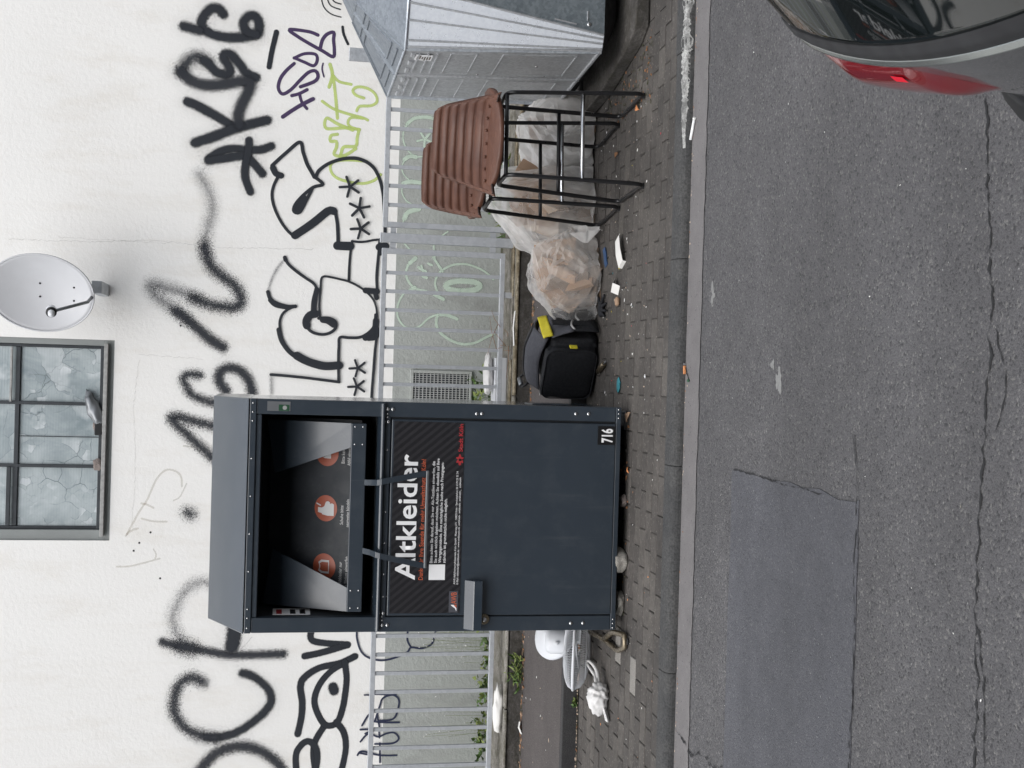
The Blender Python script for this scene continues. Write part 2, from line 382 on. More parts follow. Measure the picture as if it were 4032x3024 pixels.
# ================================================================== THE SETTING
RZ = -.055                                   # road level; the pavement is z = 0
struct('ground', MB().box(-700, 700, -700, 700, -1.2, -.4), M['road'])
struct('road', MB().box(-60, 60, -1.2, 5.70, -.39, RZ), M['road'])
road = bpy.data.objects['road']
struct('near_pavement', MB().box(-60, 60, -9, -1.2, -.39, .0), M['gutter'])
def strip(x0, x1, y0, y1, z, jit, step=.05, seed=1):
    """sheet with a slightly ragged near edge"""
    r = random.Random(seed); n = int((x1-x0)/step); mb = MB(); vs = []; fs = []
    for i in range(n+1):
        x = x0+(x1-x0)*i/n; vs += [(x, y0+r.uniform(-jit, jit), z), (x, y1, z)]
    for i in range(n): fs.append((2*i, 2*i+2, 2*i+3, 2*i+1))
    return mb.add(vs, fs)
obj('gutter_strip', strip(-12, 12, 5.475, 5.695, RZ+.004, .006), M['gutter'], road)
# darker repair patch
r_ = random.Random(3)
pts = []
for i in range(41): pts.append((-6+(5.63)*i/40, 5.02+r_.uniform(-.004, .004)+.0*i))
right = [(-.355, 5.0), (-.362, 4.8), (-.37, 4.6), (-.36, 4.42), (-.372, 4.3), (-.362, 4.15), (-.385, 4.0), (-.38, 3.87)]
bot = [(-.37-5.63*i/60, 3.845+r_.uniform(-.012, .012)) for i in range(61)]
poly = pts+right+bot
obj('repair_patch', MB().prism([(x, y, RZ-.02) for x, y in poly], (0, 0, .024)), M['patch'], road)
# thin seal lines round the patch and the long cracks
def crack(path, w, seed, z, jit=.01, name='crack'):
    r = random.Random(seed); P = []
    for (a, b) in zip(path[:-1], path[1:]):
        L = math.hypot(b[0]-a[0], b[1]-a[1]); n = max(2, int(L/.018))
        for i in range(n):
            t = i/n; P.append((a[0]+(b[0]-a[0])*t, a[1]+(b[1]-a[1])*t))
    P.append(path[-1]); mb = MB(); vs = []; off = 0
    hor = abs(path[-1][0]-path[0][0]) > abs(path[-1][1]-path[0][1])
    for i, (x, y) in enumerate(P):
        off = off*.88+r.uniform(-jit, jit); ww = w*r.choice((.0, .12, .25, .5, .8, 1, 1.2))*.5
        if hor: vs += [(x, y+off-ww, z), (x, y+off+ww, z)]
        else: vs += [(x+off-ww, y, z), (x+off+ww, y, z)]
    return obj(name, mb.add(vs, [(2*i, 2*i+2, 2*i+3, 2*i+1) for i in range(len(P)-1)]), M['rubber'], road)
crack([(-2.2, 3.14), (-1.3, 3.13), (-.6, 3.125), (.1, 3.1), (.5, 3.13), (1.4, 3.15)], .011, 5, RZ+.003, .012)
crack([(-1.15, 3.07), (-.9, 3.05), (-.65, 3.08)], .007, 6, RZ+.0035, .01)
crack([(-.1, 3.06), (.05, 3.04), (.2, 3.1)], .006, 8, RZ+.0035, .01)
crack([(-1.64, 5.66), (-1.70, 5.45), (-1.66, 5.3), (-1.69, 5.15), (-1.63, 5.02)], .012, 9, RZ+.008, .012)
crack([(-.36, 5.0), (-.37, 4.3), (-.37, 4.1)], .006, 11, RZ+.006, .004)
crack([(-5, 3.84), (-1.8, 3.842), (-.9, 3.848), (-.3, 3.86), (-.15, 3.9)], .006, 12, RZ+.006, .006)
crack([(-5, 5.025), (-.36, 5.03)], .004, 13, RZ+.006, .002)
def splat(name, cx, cy, rx, ry, mat, z, seed, parent, n=26, rag=.4):
    r = random.Random(seed); ps = []
    for i in range(n):
        a = 2*math.pi*i/n; k = 1+r.uniform(-rag, rag); ps.append((cx+rx*k*math.cos(a), cy+ry*k*math.sin(a), z))
    return obj(name, MB().prism(ps, (0, 0, .0012)), mat, parent)
M['drop'] = plain('dried_paint_splash', (.19, .19, .185), .8, 0, .3, 60)
splat('paint_splash', .02, 4.55, .042, .03, M['drop'], RZ+.001, 2, road)
splat('paint_splash', .085, 4.62, .02, .016, M['drop'], RZ+.001, 4, road)
splat('paint_splash', .40, 5.33, .05, .02, M['drop'], RZ+.001, 5, road, rag=.7)

# kerb: single stones with a rounded front edge
kerb = tag(bpy.data.objects.new('kerb', None), kind='structure'); COL.objects.link(kerb)
def kerb_mesh(L):
    prof = [(5.68, -.3), (5.68, -.045)] + [(5.68+.042*(1-math.cos(t)), -.045+.047*math.sin(t)) for t in [math.pi/2*i/6 for i in range(1, 7)]] + [(5.795, .004), (5.795, -.3)]
    vs = []; xs = [0]+[L*i/12 for i in range(1, 12)]+[L]
    mb = MB(); n = len(prof)
    for x in xs: vs += [(x, y, z) for y, z in prof]
    fs = [(i*n+j, i*n+(j+1) % n, (i+1)*n+(j+1) % n, (i+1)*n+j) for i in range(len(xs)-1) for j in range(n)]
    fs += [tuple(range(n-1, -1, -1)), tuple((len(xs)-1)*n+j for j in range(n))]
    return mb.add(vs, fs)
kbase = kerb_mesh(.988); ko = None
for i, x in enumerate([-4.355+.99*k for k in range(10)]):
    if ko is None: ko = obj('kerb_stone', kbase, M['kerb'], kerb, bevel=.004); o = ko
    else: o = ko.copy(); COL.objects.link(o)
    o.location = (x, rnd.uniform(-.003, .003), rnd.uniform(-.003, .002))
# crust of old whitewash on the kerb at the right
r_ = random.Random(8); mb = MB(); vs = []; N_ = 90
for i in range(N_+1):
    t = i/N_; x = 1.12+.9*t
    w0 = .006+.030*min(1, t*2.2)*(.6+.6*noise.noise((x*9, 0, 0))+.3*r_.uniform(-1, 1)); w0 = max(.002, w0)
    a0 = .75+.25*noise.noise((x*5, 3, 0)); 
    for k in (-1, -.3, .3, 1):
        ang = a0+k*w0/.045
        ang = min(max(ang, 0), 1.75)
        y = 5.68+.042*(1-math.cos(min(ang, math.pi/2)))-.0016*math.cos(min(ang, 1.57)); z = -.045+.047*math.sin(min(ang, math.pi/2))+.0016
        if ang > math.pi/2: y += (ang-math.pi/2)*.045
        vs.append((x, y, z))
mb.add(vs, [(4*i+k, 4*i+k+4, 4*i+k+5, 4*i+k+1) for i in range(N_) for k in range(3)])
M['wash'] = stone('flaking_whitewash', (.3, .3, .29), (.5, .5, .48), (.09, .09, .088), 120)
obj('whitewash_crust', mb, M['wash'], kerb)

# pavement: bedding and single pavers (half bond, long side along the kerb)
pave = struct('pavement', MB().box(-12, 12, 5.79, 7.415, -.39, -.006), M['joint'])
LX, LY = .195, .0975
def paver_mesh(seed):
    r = random.Random(seed); a, b = LX/2-.0025, LY/2-.0022; mb = MB(); j = lambda: r.uniform(-.0015, .0015)
    top = [(-a+.003+j(), -b+.003+j(), j()*.6), (a-.003+j(), -b+.003+j(), j()*.6), (a-.003+j(), b-.003+j(), j()*.6), (-a+.003+j(), b-.003+j(), j()*.6)]
    mid = [(-a, -b, -.004), (a, -b, -.004), (a, b, -.004), (-a, b, -.004)]; bt = [(x, y, -.02) for x, y, z in mid]
    mb.add(bt+mid+top, [(0,1,5,4),(1,2,6,5),(2,3,7,6),(3,0,4,7),(4,5,9,8),(5,6,10,9),(6,7,11,10),(7,4,8,11),(8,9,10,11)])
    me = mb.mesh('paver'); me.materials.append(M['paver']); return me
pm = [paver_mesh(i) for i in range(8)]
spots = []
for row in range(17):
    y = 5.797+LY*(row+.5)
    if y+LY/2 > 7.42: continue
    for k in range(-62, 62):
        x = (k+.5*(row % 2))*LX+.03
        if -12 < x < 12: spots.append((x, y, row))
def inview(x, y):
    return -2.35*y/7.4-.1 < x < 2.2*y/7.2 and not (-1.3 < x < -.15 and y > 6.75) and not (x > 1.75 and y > 6.5) and not (y > 7.05 and x > .35)
vis = sorted([s for s in spots if inview(s[0], s[1])], key=lambda s: s[1])
near = vis[:300]; keep = set(near)
for (x, y, row) in near:
    o = bpy.data.objects.new('paver', rnd.choice(pm)); COL.objects.link(o); o.parent = pave
    o.location = (x+rnd.uniform(-.001, .001), y+rnd.uniform(-.001, .001), rnd.uniform(-.0022, .0022)); o.rotation_euler = (rnd.uniform(-.008, .008), rnd.uniform(-.006, .006), rnd.uniform(-.006, .006)+(math.pi if rnd.random() < .5 else 0))
rest = MB()
for (x, y, row) in spots:
    if (x, y, row) in keep: continue
    a, b = LX/2-.0028, LY/2-.0024; z = rnd.uniform(-.0025, .002)
    rest.add([(x-a, y-b, -.02), (x+a, y-b, -.02), (x+a, y+b, -.02), (x-a, y+b, -.02), (x-a, y-b, z), (x+a, y-b, z), (x+a, y+b, z), (x-a, y+b, z)], [(0,1,5,4),(1,2,6,5),(2,3,7,6),(3,0,4,7),(4,5,6,7)])
tag(obj('paver_field', rest, M['paver'], pave, fix=False), kind='stuff')
# two replaced, paler pavers
M['paver_pale'] = stone('pale_paver', (.19, .18, .165), (.25, .235, .215))
for (px, py) in ((-1.52, 6.27), (-1.50, 6.53)):
    bx_, by_ = min(((s[0], s[1]) for s in near), key=lambda s: (s[0]-px)**2+4*(s[1]-py)**2)
    for o in pave.children:
        if o.name.startswith('paver') and abs(o.location.x-bx_) < .01 and abs(o.location.y-by_) < .01:
            o.data = o.data.copy(); o.data.materials.clear(); o.data.materials.append(M['paver_pale']); o.location.z = .002

# raised asphalt path behind the pavement, with its dark edging
path = struct('path', MB().box(-40, 40, 7.475, 8.72, -.39, .088), M['path'])
eb = None
for i in range(12):
    x = -5.6+i*.995
    if eb is None: eb = o = obj('edge_stone', MB().box(0, .99, 7.415, 7.473, -.3, .092), M['edge'], path, bevel=.006)
    else: o = eb.copy(); COL.objects.link(o)
    o.location = (x, rnd.uniform(-.003, .003), rnd.uniform(-.003, .003))
# low plinth wall that carries the fence
lw = thing('plinth_wall', 'low dark mossy concrete plinth running under the steel fence', 'wall', (0, 8.72, .08))
obj('wall_body', MB().box(-40, 40, 0, .62, -.4, .1), M['lowwall'], lw)
cop = obj('coping', MB().box(-40, 40, .075, .6, .1005, .122), M['coping'], lw)
for i in range(9):
    x = -4.6+i*1.12; o = obj('edge_strip', MB().box(x, x+1.113, -.012, .07, .107, .126), M['beam' if x > -1.2 else 'coping'], lw, bevel=.008)
    o.rotation_euler = (rnd.uniform(-.01, .01), 0, rnd.uniform(-.002, .002))
for i in range(5):
    x = -.25+i*.42; obj('loose_slat', MB().box(x, x+.4+rnd.uniform(-.05, .03), .1+rnd.uniform(0, .02), .19, .123, .135), M['coping' if i % 2 else 'beam'], lw, bevel=.004)
struct('areaway_soil', MB().box(-40, 40, 9.34, 9.85, -.4, .14), M['soil'])

# the other side of the street, behind the viewpoint: seen only in reflections
opp = struct('opposite_house_row', MB().box(-40, 40, -24, -13, -.39, 11), M['lowwall'])
for i in range(16):
    for z in (1.2, 4.2, 7.2): obj('opposite_window', MB().box(-36+i*4.6, -34.4+i*4.6, -13.0, -12.96, z, z+1.7), M['ribbed'], opp)

# ================================================================== HOUSE WITH GRAFFITI
WY = 9.8
house = thing('house', 'white plastered house front with black graffiti above a grey painted base', 'building', (0, WY, 0))
hw = MB(); X0, X1, Z1 = -1.314, .202, 4.78
for b in ((-14, X0, .972, 5.6), (X1, 14, .972, 5.6), (X0, X1, .972, 3.079), (X0, X1, Z1, 5.6)): hw.box(b[0], b[1], 0, .35, b[2], b[3])
obj('white_wall', hw, M['white'], house)
obj('grey_base', MB().box(-14, 14, -.004, .34, -.3, .9715), M['grey'], house)
obj('roof_slab', MB().box(-14, 14, -.02, 8, 5.601, 5.7), M['band'], house)
obj('room_back', MB().box(-14, 14, 1.2, 1.3, 0, 5.6), M['white'], house)
# window: flat grey surround, steel bars, single panes
win = obj('window', MB().box(X0, X1, .02, .13, 3.079, 3.155).box(X0, -1.236, .02, .13, 3.155, Z1).box(.158, X1, .02, .13, 3.155, Z1), M['band'], house, bevel=.003)
def wbar(x0, x1, z0, z1, y0=.05, y1=.1, m='steelwin', nm='glazing_bar'): return obj(nm, MB().box(x0, x1, y0, y1, z0, z1), M[m], win, bevel=.003)
wbar(-1.236, .158, 3.157, 3.183, .04, .1, 'steelwin', 'bottom_rail')
wbar(-1.28, .175, 3.122, 3.15, -.03, .018, 'wood_pale', 'sill_edge')
wbar(-1.235, -1.212, 3.185, Z1); wbar(.134, .157, 3.185, Z1)
for x in (-.287, -.759): wbar(x-.012, x+.012, 3.185, Z1, .048, .102)
for z in (3.775, 4.35): wbar(-1.21, .132, z-.016, z+.016, .052, .098)
wbar(-.28, .13, 3.812, 3.828, .03, .05, 'wood_pale', 'casement_edge'); wbar(-1.208, -.77, 3.805, 3.835, .03, .05, 'steelwin', 'casement_edge')
wbar(-.54, -.535, 3.186, 3.757, .06, .075, 'steelwin', 'crack_line')
for (a, b) in ((-1.211, -.772), (-.746, -.3), (-.274, .133)):
    for (c, d) in ((3.186, 3.757), (3.793, 4.332), (4.368, 4.77)):
        obj('pane', MB().box(a, b, .07, .078, c, d), M['ribbed'], win)
# air vent in the grey base
ve = obj('air_vent', MB().box(-.215, .045, -.03, -.0045, .345, .365).box(-.215, .045, -.03, -.0045, .81, .835).box(-.215, -.19, -.03, -.0045, .365, .81).box(.022, .045, -.03, -.0045, .365, .81), M['grey'], house, bevel=.003)
obj('vent_back', MB().box(-.189, .021, -.012, -.006, .366, .809), M['steelwin'], ve)
g = MB()
for i in range(15): z = .38+i*.0295; g.box(-.188, .02, -.022, -.018, z-.004, z+.004)
for i in range(12): x = -.18+i*.0175; g.box(x-.0028, x+.0028, -.018, -.0145, .367, .808)
obj('wire_mesh', g, M['grille'], ve)
def ribbon(strokes, base):
    """paint strokes as thin skins on the wall; colour attribute: r = distance from the stroke's middle, g = softness"""
    groups = {}
    lift = base
    halo = [('H', int(w_*1.7), 1, p_) for c_, w_, f_, p_ in strokes if c_ in 'KF' and f_ >= .45]
    strokes = halo+list(strokes)
    for (c, wmm, fz, pl) in strokes:
        P = [Vector((x/1000, z/1000)) for x, z in pl]
        Q = []
        for i in range(len(P)-1):
            p0, p1, p2, p3 = P[max(i-1, 0)], P[i], P[i+1], P[min(i+2, len(P)-1)]
            n = max(2, int((p2-p1).length/.012))
            for k in range(n):
                t = k/n; Q.append(.5*((2*p1)+(p2-p0)*t+(2*p0-5*p1+4*p2-p3)*t*t+(3*p1-p0-3*p2+p3)*t**3))
        Q.append(P[-1]); hw_ = wmm/2000*(1+fz*1.15)*(1.2 if c in 'FG' else 1); vs, es, fs = [], [], []
        nx = 7; K = len(Q)
        for i, q in enumerate(Q):
            t = (Q[min(i+1, K-1)]-Q[max(i-1, 0)]); t = t.normalized() if t.length > 1e-9 else Vector((1, 0)); nrm = Vector((-t.y, t.x))
            y = -(lift+i*1.2e-5)
            wv = 1+.1*noise.noise((q.x*6, q.y*6, lift*9e3))
            for j in range(nx):
                e = -1+2*j/(nx-1); r = q+nrm*e*hw_*wv; vs.append((r.x, y, r.y)); es.append(abs(e))
        for i in range(K-1):
            for j in range(nx-1):
                a = i*nx+j; fs.append((a, a+1, a+nx+1, a+nx))
        for end in (0, K-1):
            q = Q[end]; t = (Q[1]-Q[0]) if end == 0 else (Q[-2]-Q[-1]); t = -t.normalized(); nrm = Vector((-t.y, t.x)); o = len(vs); y = -(lift+end*1.2e-5)
            rings = 3; na = 8
            vs.append((q.x, y, q.y)); es.append(0)
            for rr in range(1, rings+1):
                for a in range(na+1):
                    an = -math.pi/2+math.pi*a/na; r = q+(t*math.cos(an)+nrm*math.sin(an))*hw_*rr/rings; vs.append((r.x, y, r.y)); es.append(rr/rings)
            for a in range(na): fs.append((o, o+1+a, o+2+a))
            for rr in range(rings-1):
                for a in range(na):
                    b = o+1+rr*(na+1)+a; fs.append((b, b+na+1, b+na+2, b+1))
        g = groups.setdefault((c, len(groups) if (c in 'GFTH' or fz >= .4 or len(strokes) < 6) else 0), MB()); n0 = len(g.v); g.add(vs, fs)
        if not hasattr(g, 'es'): g.es = []
        g.es += [(e, fz) for e in es]
        lift += 2.2e-4
    return groups, lift
GRAF={
'aerosol_tag_right':[
('K',67,0.55,[(2723,2348),(2760,2383),(2758,2438),(2702,2488),(2637,2509),(2587,2474),(2559,2405),(2549,2295),(2562,2185),(2592,2092),(2644,2077),(2706,2089),(2731,2134),(2699,2182),(2649,2194),(2606,2165),(2586,2096)]),
('K',67,0.6,[(2609,2638),(2596,2583),(2584,2522)]),
('K',35,0.3,[(2619,1944),(2468,1975),(2346,1993)]),
('F',73,0.8,[(2263,2649),(2358,2590),(2384,2523),(2347,2454)]),
('K',64,0.55,[(2359,2482),(2331,2440),(2279,2390),(2262,2312),(2296,2285),(2344,2306),(2391,2339),(2418,2330),(2419,2284),(2358,2221),(2287,2164),(2256,2091)]),
('F',67,0.6,[(2263,2649),(2198,2573),(2171,2463),(2188,2326),(2217,2217),(2216,2134),(2144,2146),(2028,2198),(1942,2216),(1886,2205)]),
('K',64,0.5,[(2036,2595),(2006,2513),(1938,2374),(1863,2242)]),
('K',67,0.5,[(1729,2530),(1782,2398),(1852,2248),(1900,2112),(1935,1999)]),
('K',56,0.5,[(1608,2427),(1666,2353),(1700,2258),(1699,2148),(1706,2037),(1738,1960)]),
('K',58,0.5,[(1598,2427),(1623,2311),(1648,2174),(1610,2104),(1522,2022)]),
('K',53,0.45,[(1771,2129),(1679,2133),(1579,2151),(1481,2149),(1377,2109)]),
],
'faded_spray_squiggle':[
('G',67,1,[(1489,2492),(1407,2442),(1311,2399),(1214,2389),(1100,2413),(986,2438),(888,2428)]),
('F',70,0.8,[(944,2441),(888,2428),(792,2385),(718,2300),(661,2219),(590,2166),(519,2160),(482,2211),(488,2308),(509,2418),(547,2515)]),
('G',73,0.9,[(541,2487),(551,2515),(589,2611),(612,2720),(638,2788),(621,2839),(547,2786),(467,2676),(388,2565)]),
('F',64,0.7,[(438,2634),(388,2565),(307,2467),(226,2369),(175,2283)]),
],
'spray_tag_beside_hood':[
('F',53,0.8,[(-44,2451),(-39,2526),(-68,2569),(-131,2548),(-200,2495),(-233,2412),(-255,2336)]),
('F',61,0.7,[(-158,2249),(-82,2303),(-11,2292),(19,2226),(-7,2143),(-76,2079),(-174,2052)]),
('F',61,0.8,[(-435,2310),(-399,2476),(-371,2585),(-375,2653),(-430,2608),(-503,2527),(-592,2430),(-689,2317)]),
('F',64,0.9,[(-1093,2512),(-1102,2498),(-1111,2487)]),
],
'spray_letters_left':[
('G',64,1,[(-1645,2319),(-1631,2408),(-1694,2506),(-1806,2572),(-1904,2599),(-2003,2576),(-2081,2533)]),
('F',50,0.7,[(-2086,2669),(-2115,2566),(-2138,2443),(-2168,2305),(-2191,2166),(-2193,2000),(-2189,1763)]),
('F',88,0.8,[(-2119,2532),(-2138,2450)]),
('K',94,0.5,[(-1964,2138),(-2049,2140),(-2127,2152)]),
('F',64,0.8,[(-2400,2360),(-2364,2437),(-2381,2504),(-2446,2554),(-2551,2575),(-2636,2563),(-2736,2495),(-2802,2384),(-2827,2246)]),
('K',58,0.6,[(-2819,2329),(-2827,2246),(-2794,2109),(-2719,1986),(-2636,1891),(-2551,1844),(-2465,1867),(-2393,1939),(-2349,2010),(-2334,2066)]),
('F',64,0.7,[(-3133,2402),(-3036,2336),(-2954,2256),(-2907,2147),(-2903,2022),(-2942,1910),(-3009,1810),(-3096,1738),(-3198,1693)]),
],
'black_bubble_tag':[
('K',47,0.35,[(-1998,1546),(-2048,1556),(-2087,1537),(-2106,1455),(-2123,1266)]),
('K',47,0.35,[(-2123,1266),(-2178,1453),(-2207,1596)]),
('K',47,0.35,[(-2214,1206),(-2266,1322),(-2300,1478),(-2370,1589),(-2441,1622),(-2570,1605),(-2685,1609),(-2813,1633)]),
('K',44,0.3,[(-2260,1280),(-2330,1392),(-2429,1474),(-2543,1511),(-2644,1489),(-2746,1423),(-2737,1338),(-2634,1295),(-2490,1273),(-2375,1268),(-2257,1285)]),
('K',67,0.4,[(-2453,1371),(-2481,1362)]),
('K',44,0.3,[(-2746,1423),(-2860,1491),(-2960,1509),(-3084,1491),(-3176,1468)]),
('K',44,0.3,[(-2727,1338),(-2807,1279),(-2923,1258),(-3067,1278),(-3181,1311)]),
('K',44,0.3,[(-3171,1626),(-2985,1643),(-2900,1603),(-2873,1547),(-2917,1496),(-2989,1478),(-3084,1484),(-3175,1510)]),
],
'purple_marker_tag':[
('P',24,0.2,[(2621,1627),(2642,1699),(2646,1846),(2598,1782),(2547,1686),(2501,1589),(2462,1507),(2519,1499),(2593,1507),(2652,1507),(2632,1559),(2586,1592),(2526,1606)]),
('P',22,0.2,[(2429,1804),(2469,1726),(2470,1642),(2423,1628),(2381,1655),(2403,1724),(2431,1804)]),
('P',24,0.2,[(2387,1803),(2331,1859),(2264,1904),(2189,1918),(2146,1885),(2183,1823),(2265,1752),(2328,1690),(2342,1638),(2301,1618),(2259,1646),(2211,1750)]),
('P',24,0.2,[(2138,1814),(2157,1759),(2192,1699)]),
('P',22,0.2,[(2147,1754),(2095,1737),(2046,1697)]),
('P',28,0.2,[(1970,1878),(2024,1808),(2074,1736),(2124,1651)]),
('P',11,0.2,[(2405,1582),(2362,1589),(2301,1573)]),
],
'lime_marker_tag':[
('L',24,0.3,[(2401,1528),(2320,1508),(2225,1531)]),
('L',20,0.3,[(2320,1505),(2273,1454),(2258,1361)]),
('L',22,0.3,[(2304,1501),(2156,1479),(1987,1460)]),
('L',20,0.3,[(2111,1581),(2058,1492),(2028,1385),(2004,1266),(1988,1225)]),
('L',20,0.3,[(1999,1261),(2000,1350),(1964,1378),(1928,1359),(1908,1291)]),
('L',22,0.3,[(1909,1287),(1917,1392),(1903,1543),(1982,1543),(1943,1457),(1902,1339)]),
('L',22,0.3,[(1911,1290),(1845,1303),(1778,1314),(1766,1404),(1695,1429)]),
('L',22,0.3,[(1862,1457),(1848,1506),(1805,1509),(1805,1464),(1762,1461),(1703,1477),(1699,1402),(1759,1311)]),
('L',20,0.3,[(1665,1223),(1667,1353),(1650,1470),(1605,1505),(1542,1478),(1506,1402),(1490,1263),(1517,1167),(1568,1112)]),
('L',20,0.35,[(2158,1260),(2175,1320),(2208,1347),(2240,1316),(2237,1241),(2198,1175),(2137,1157),(2102,1203),(2091,1290),(2054,1313)]),
],
'outlined_throw_up':[
('K',25,0.15,[(1588,1950),(1697,1842),(1782,1743),(1705,1716),(1621,1685),(1546,1641),(1514,1618),(1570,1592),(1631,1516),(1674,1404),(1681,1290),(1637,1189),(1554,1129),(1441,1094),(1326,1079),(1154,1067),(967,1059)]),
('K',44,0.15,[(1571,1942),(1529,1918),(1515,1879)]),
('K',22,0.15,[(1502,1903),(1436,1932),(1365,1944),(1281,1928),(1184,1884),(1101,1825),(1045,1761)]),
('K',56,0.15,[(1059,1761),(1158,1630),(1260,1513),(1262,1470)]),
('K',25,0.15,[(1277,1461),(1164,1438),(1021,1428)]),
('K',23,0.15,[(1517,1618),(1466,1558),(1439,1631),(1366,1713),(1292,1768),(1243,1773),(1240,1728),(1337,1680),(1436,1635)]),
('K',38,0.15,[(1275,1757),(1254,1754),(1298,1730),(1357,1699)]),
('K',63,0.1,[(995,1433),(995,1385),(996,1335)]),
('K',17,0.1,[(1036,1320),(1032,1270),(1037,1216),(1052,1154),(1058,1106)]),
('K',19,0.1,[(1036,1320),(918,1333),(802,1337),(732,1337)]),
('K',21,0.1,[(1058,1106),(999,1108),(890,1115),(772,1121),(679,1116),(663,1108)]),
('K',55,0.1,[(999,1108),(1008,1058)]),
('K',32,0.1,[(984,1099),(949,1097)]),
('K',21,0.2,[(876,1833),(831,1801),(780,1739),(733,1669),(693,1607),(652,1581),(636,1575)]),
('K',28,0.2,[(884,1833),(866,1826)]),
('G',17,0.9,[(868,1836),(793,1891),(698,1934),(621,1954)]),
('K',27,0.15,[(613,1954),(560,1934),(527,1884),(507,1807),(510,1743)]),
('K',36,0.15,[(552,1933),(516,1891),(503,1815)]),
('K',19,0.15,[(510,1743),(484,1799),(444,1840),(386,1858),(324,1854)]),
('K',35,0.15,[(324,1863),(248,1842),(180,1798),(132,1744),(95,1667)]),
('K',59,0.1,[(128,1721),(92,1651),(67,1574),(54,1497),(63,1393)]),
('K',41,0.1,[(644,1582),(558,1599),(480,1602)]),
('K',16,0.1,[(424,1550),(521,1560),(653,1554),(730,1550),(750,1532),(750,1493),(735,1408),(720,1339),(689,1268),(655,1213),(614,1165),(569,1133),(507,1114),(437,1110)]),
('K',44,0.1,[(655,1205),(653,1158),(651,1116)]),
('K',36,0.1,[(647,1131),(601,1117)]),
('K',55,0.1,[(458,1585),(445,1630),(401,1656),(363,1651)]),
('K',22,0.1,[(385,1659),(340,1639),(310,1596),(299,1527),(317,1466),(355,1429),(402,1431),(427,1477),(428,1523),(424,1561)]),
('K',44,0.1,[(413,1530),(407,1492),(378,1448)]),
('K',21,0.1,[(468,1122),(397,1124),(349,1150),(309,1195),(285,1249),(281,1326),(280,1394),(216,1400),(100,1400),(-63,1394)]),
('K',47,0.1,[(421,1117),(358,1123),(314,1149),(285,1195)]),
('K',40,0.1,[(359,1111),(296,1113),(282,1171)]),
('K',21,0.1,[(-67,1390),(-55,1509),(-40,1663),(-29,1815),(-24,1914)]),
('G',21,0.9,[(-24,1914),(-93,1910),(-170,1906)]),
('K',21,0.1,[(288,1108),(187,1118),(30,1125),(-126,1133),(-283,1136)]),
('K',17,0.15,[(46,1248),(43,1284),(41,1313)]),
('K',17,0.15,[(46,1248),(80,1261),(107,1272)]),
('K',17,0.15,[(46,1248),(69,1220),(89,1197)]),
('K',17,0.15,[(46,1248),(27,1217),(11,1192)]),
('K',17,0.15,[(46,1248),(11,1257),(-18,1264)]),
('K',17,0.15,[(-98,1251),(-101,1289),(-103,1319)]),
('K',17,0.15,[(-98,1251),(-63,1265),(-35,1277)]),
('K',17,0.15,[(-98,1251),(-74,1223),(-54,1199)]),
('K',17,0.15,[(-98,1251),(-118,1220),(-135,1194)]),
('K',17,0.15,[(-98,1251),(-135,1261),(-165,1268)]),
('K',19,0.15,[(1458,1348),(1454,1392),(1450,1427)]),
('K',19,0.15,[(1458,1348),(1498,1364),(1532,1378)]),
('K',19,0.15,[(1458,1348),(1487,1314),(1511,1287)]),
('K',19,0.15,[(1458,1348),(1436,1311),(1417,1280)]),
('K',19,0.15,[(1458,1348),(1415,1359),(1380,1367)]),
('K',19,0.15,[(1294,1272),(1312,1312),(1326,1345)]),
('K',19,0.15,[(1294,1272),(1338,1267),(1374,1263)]),
('K',19,0.15,[(1294,1272),(1304,1229),(1312,1193)]),
('K',19,0.15,[(1294,1272),(1256,1250),(1225,1233)]),
('K',19,0.15,[(1294,1272),(1261,1302),(1234,1326)]),
('K',19,0.15,[(1136,1256),(1132,1298),(1128,1333)]),
('K',19,0.15,[(1136,1256),(1175,1272),(1207,1285)]),
('K',19,0.15,[(1136,1256),(1164,1224),(1187,1197)]),
('K',19,0.15,[(1136,1256),(1114,1220),(1096,1191)]),
('K',19,0.15,[(1136,1256),(1094,1266),(1060,1275)]),
],
'navy_marker_tag':[
('B',14,0.15,[(-1998,1197),(-2074,1195),(-2175,1159),(-2227,1094),(-2247,999),(-2229,898),(-2186,798),(-2148,767),(-2156,684),(-2125,608),(-2055,582),(-1991,573)]),
('B',14,0.15,[(-2148,767),(-2091,798),(-2002,797)]),
('B',14,0.15,[(-2990,1165),(-2960,1130),(-2995,991),(-2999,858)]),
('B',14,0.15,[(-2972,1155),(-2994,1054)]),
('B',13,0.15,[(-2900,993),(-3052,987)]),
('B',14,0.15,[(-2884,1145),(-2822,1084),(-2849,1007),(-2825,945),(-2820,882),(-2866,845),(-2903,892),(-2905,1031)]),
('B',14,0.15,[(-2789,1148),(-2791,1047),(-2821,1109)]),
('B',13,0.15,[(-2786,1003),(-2856,997)]),
('B',14,0.15,[(-2757,1136),(-2670,1082),(-2721,1062),(-2736,960),(-2739,846)]),
('B',13,0.15,[(-2684,1018),(-2786,997)]),
('B',14,0.15,[(-2722,1036),(-2608,1002),(-2545,978),(-2521,903),(-2560,853),(-2649,861),(-2712,897),(-2722,998)]),
('B',12,0.15,[(-2517,1124),(-2518,1074)]),
('B',13,0.15,[(-2512,1042),(-2519,878)]),
],
'pale_green_loop_tag':[
('M',19,0.5,[(931,815),(881,869),(804,892),(734,866),(687,812),(669,731),(649,659),(611,589)]),
('M',31,0.5,[(925,821),(887,861)]),
('M',28,0.5,[(695,820),(676,849)]),
('M',26,0.5,[(643,659),(611,589)]),
('M',15,0.5,[(687,814),(651,896),(566,944),(472,950),(403,912),(375,864),(384,782),(458,701),(488,631)]),
('M',26,0.5,[(488,631),(487,559),(459,477)]),
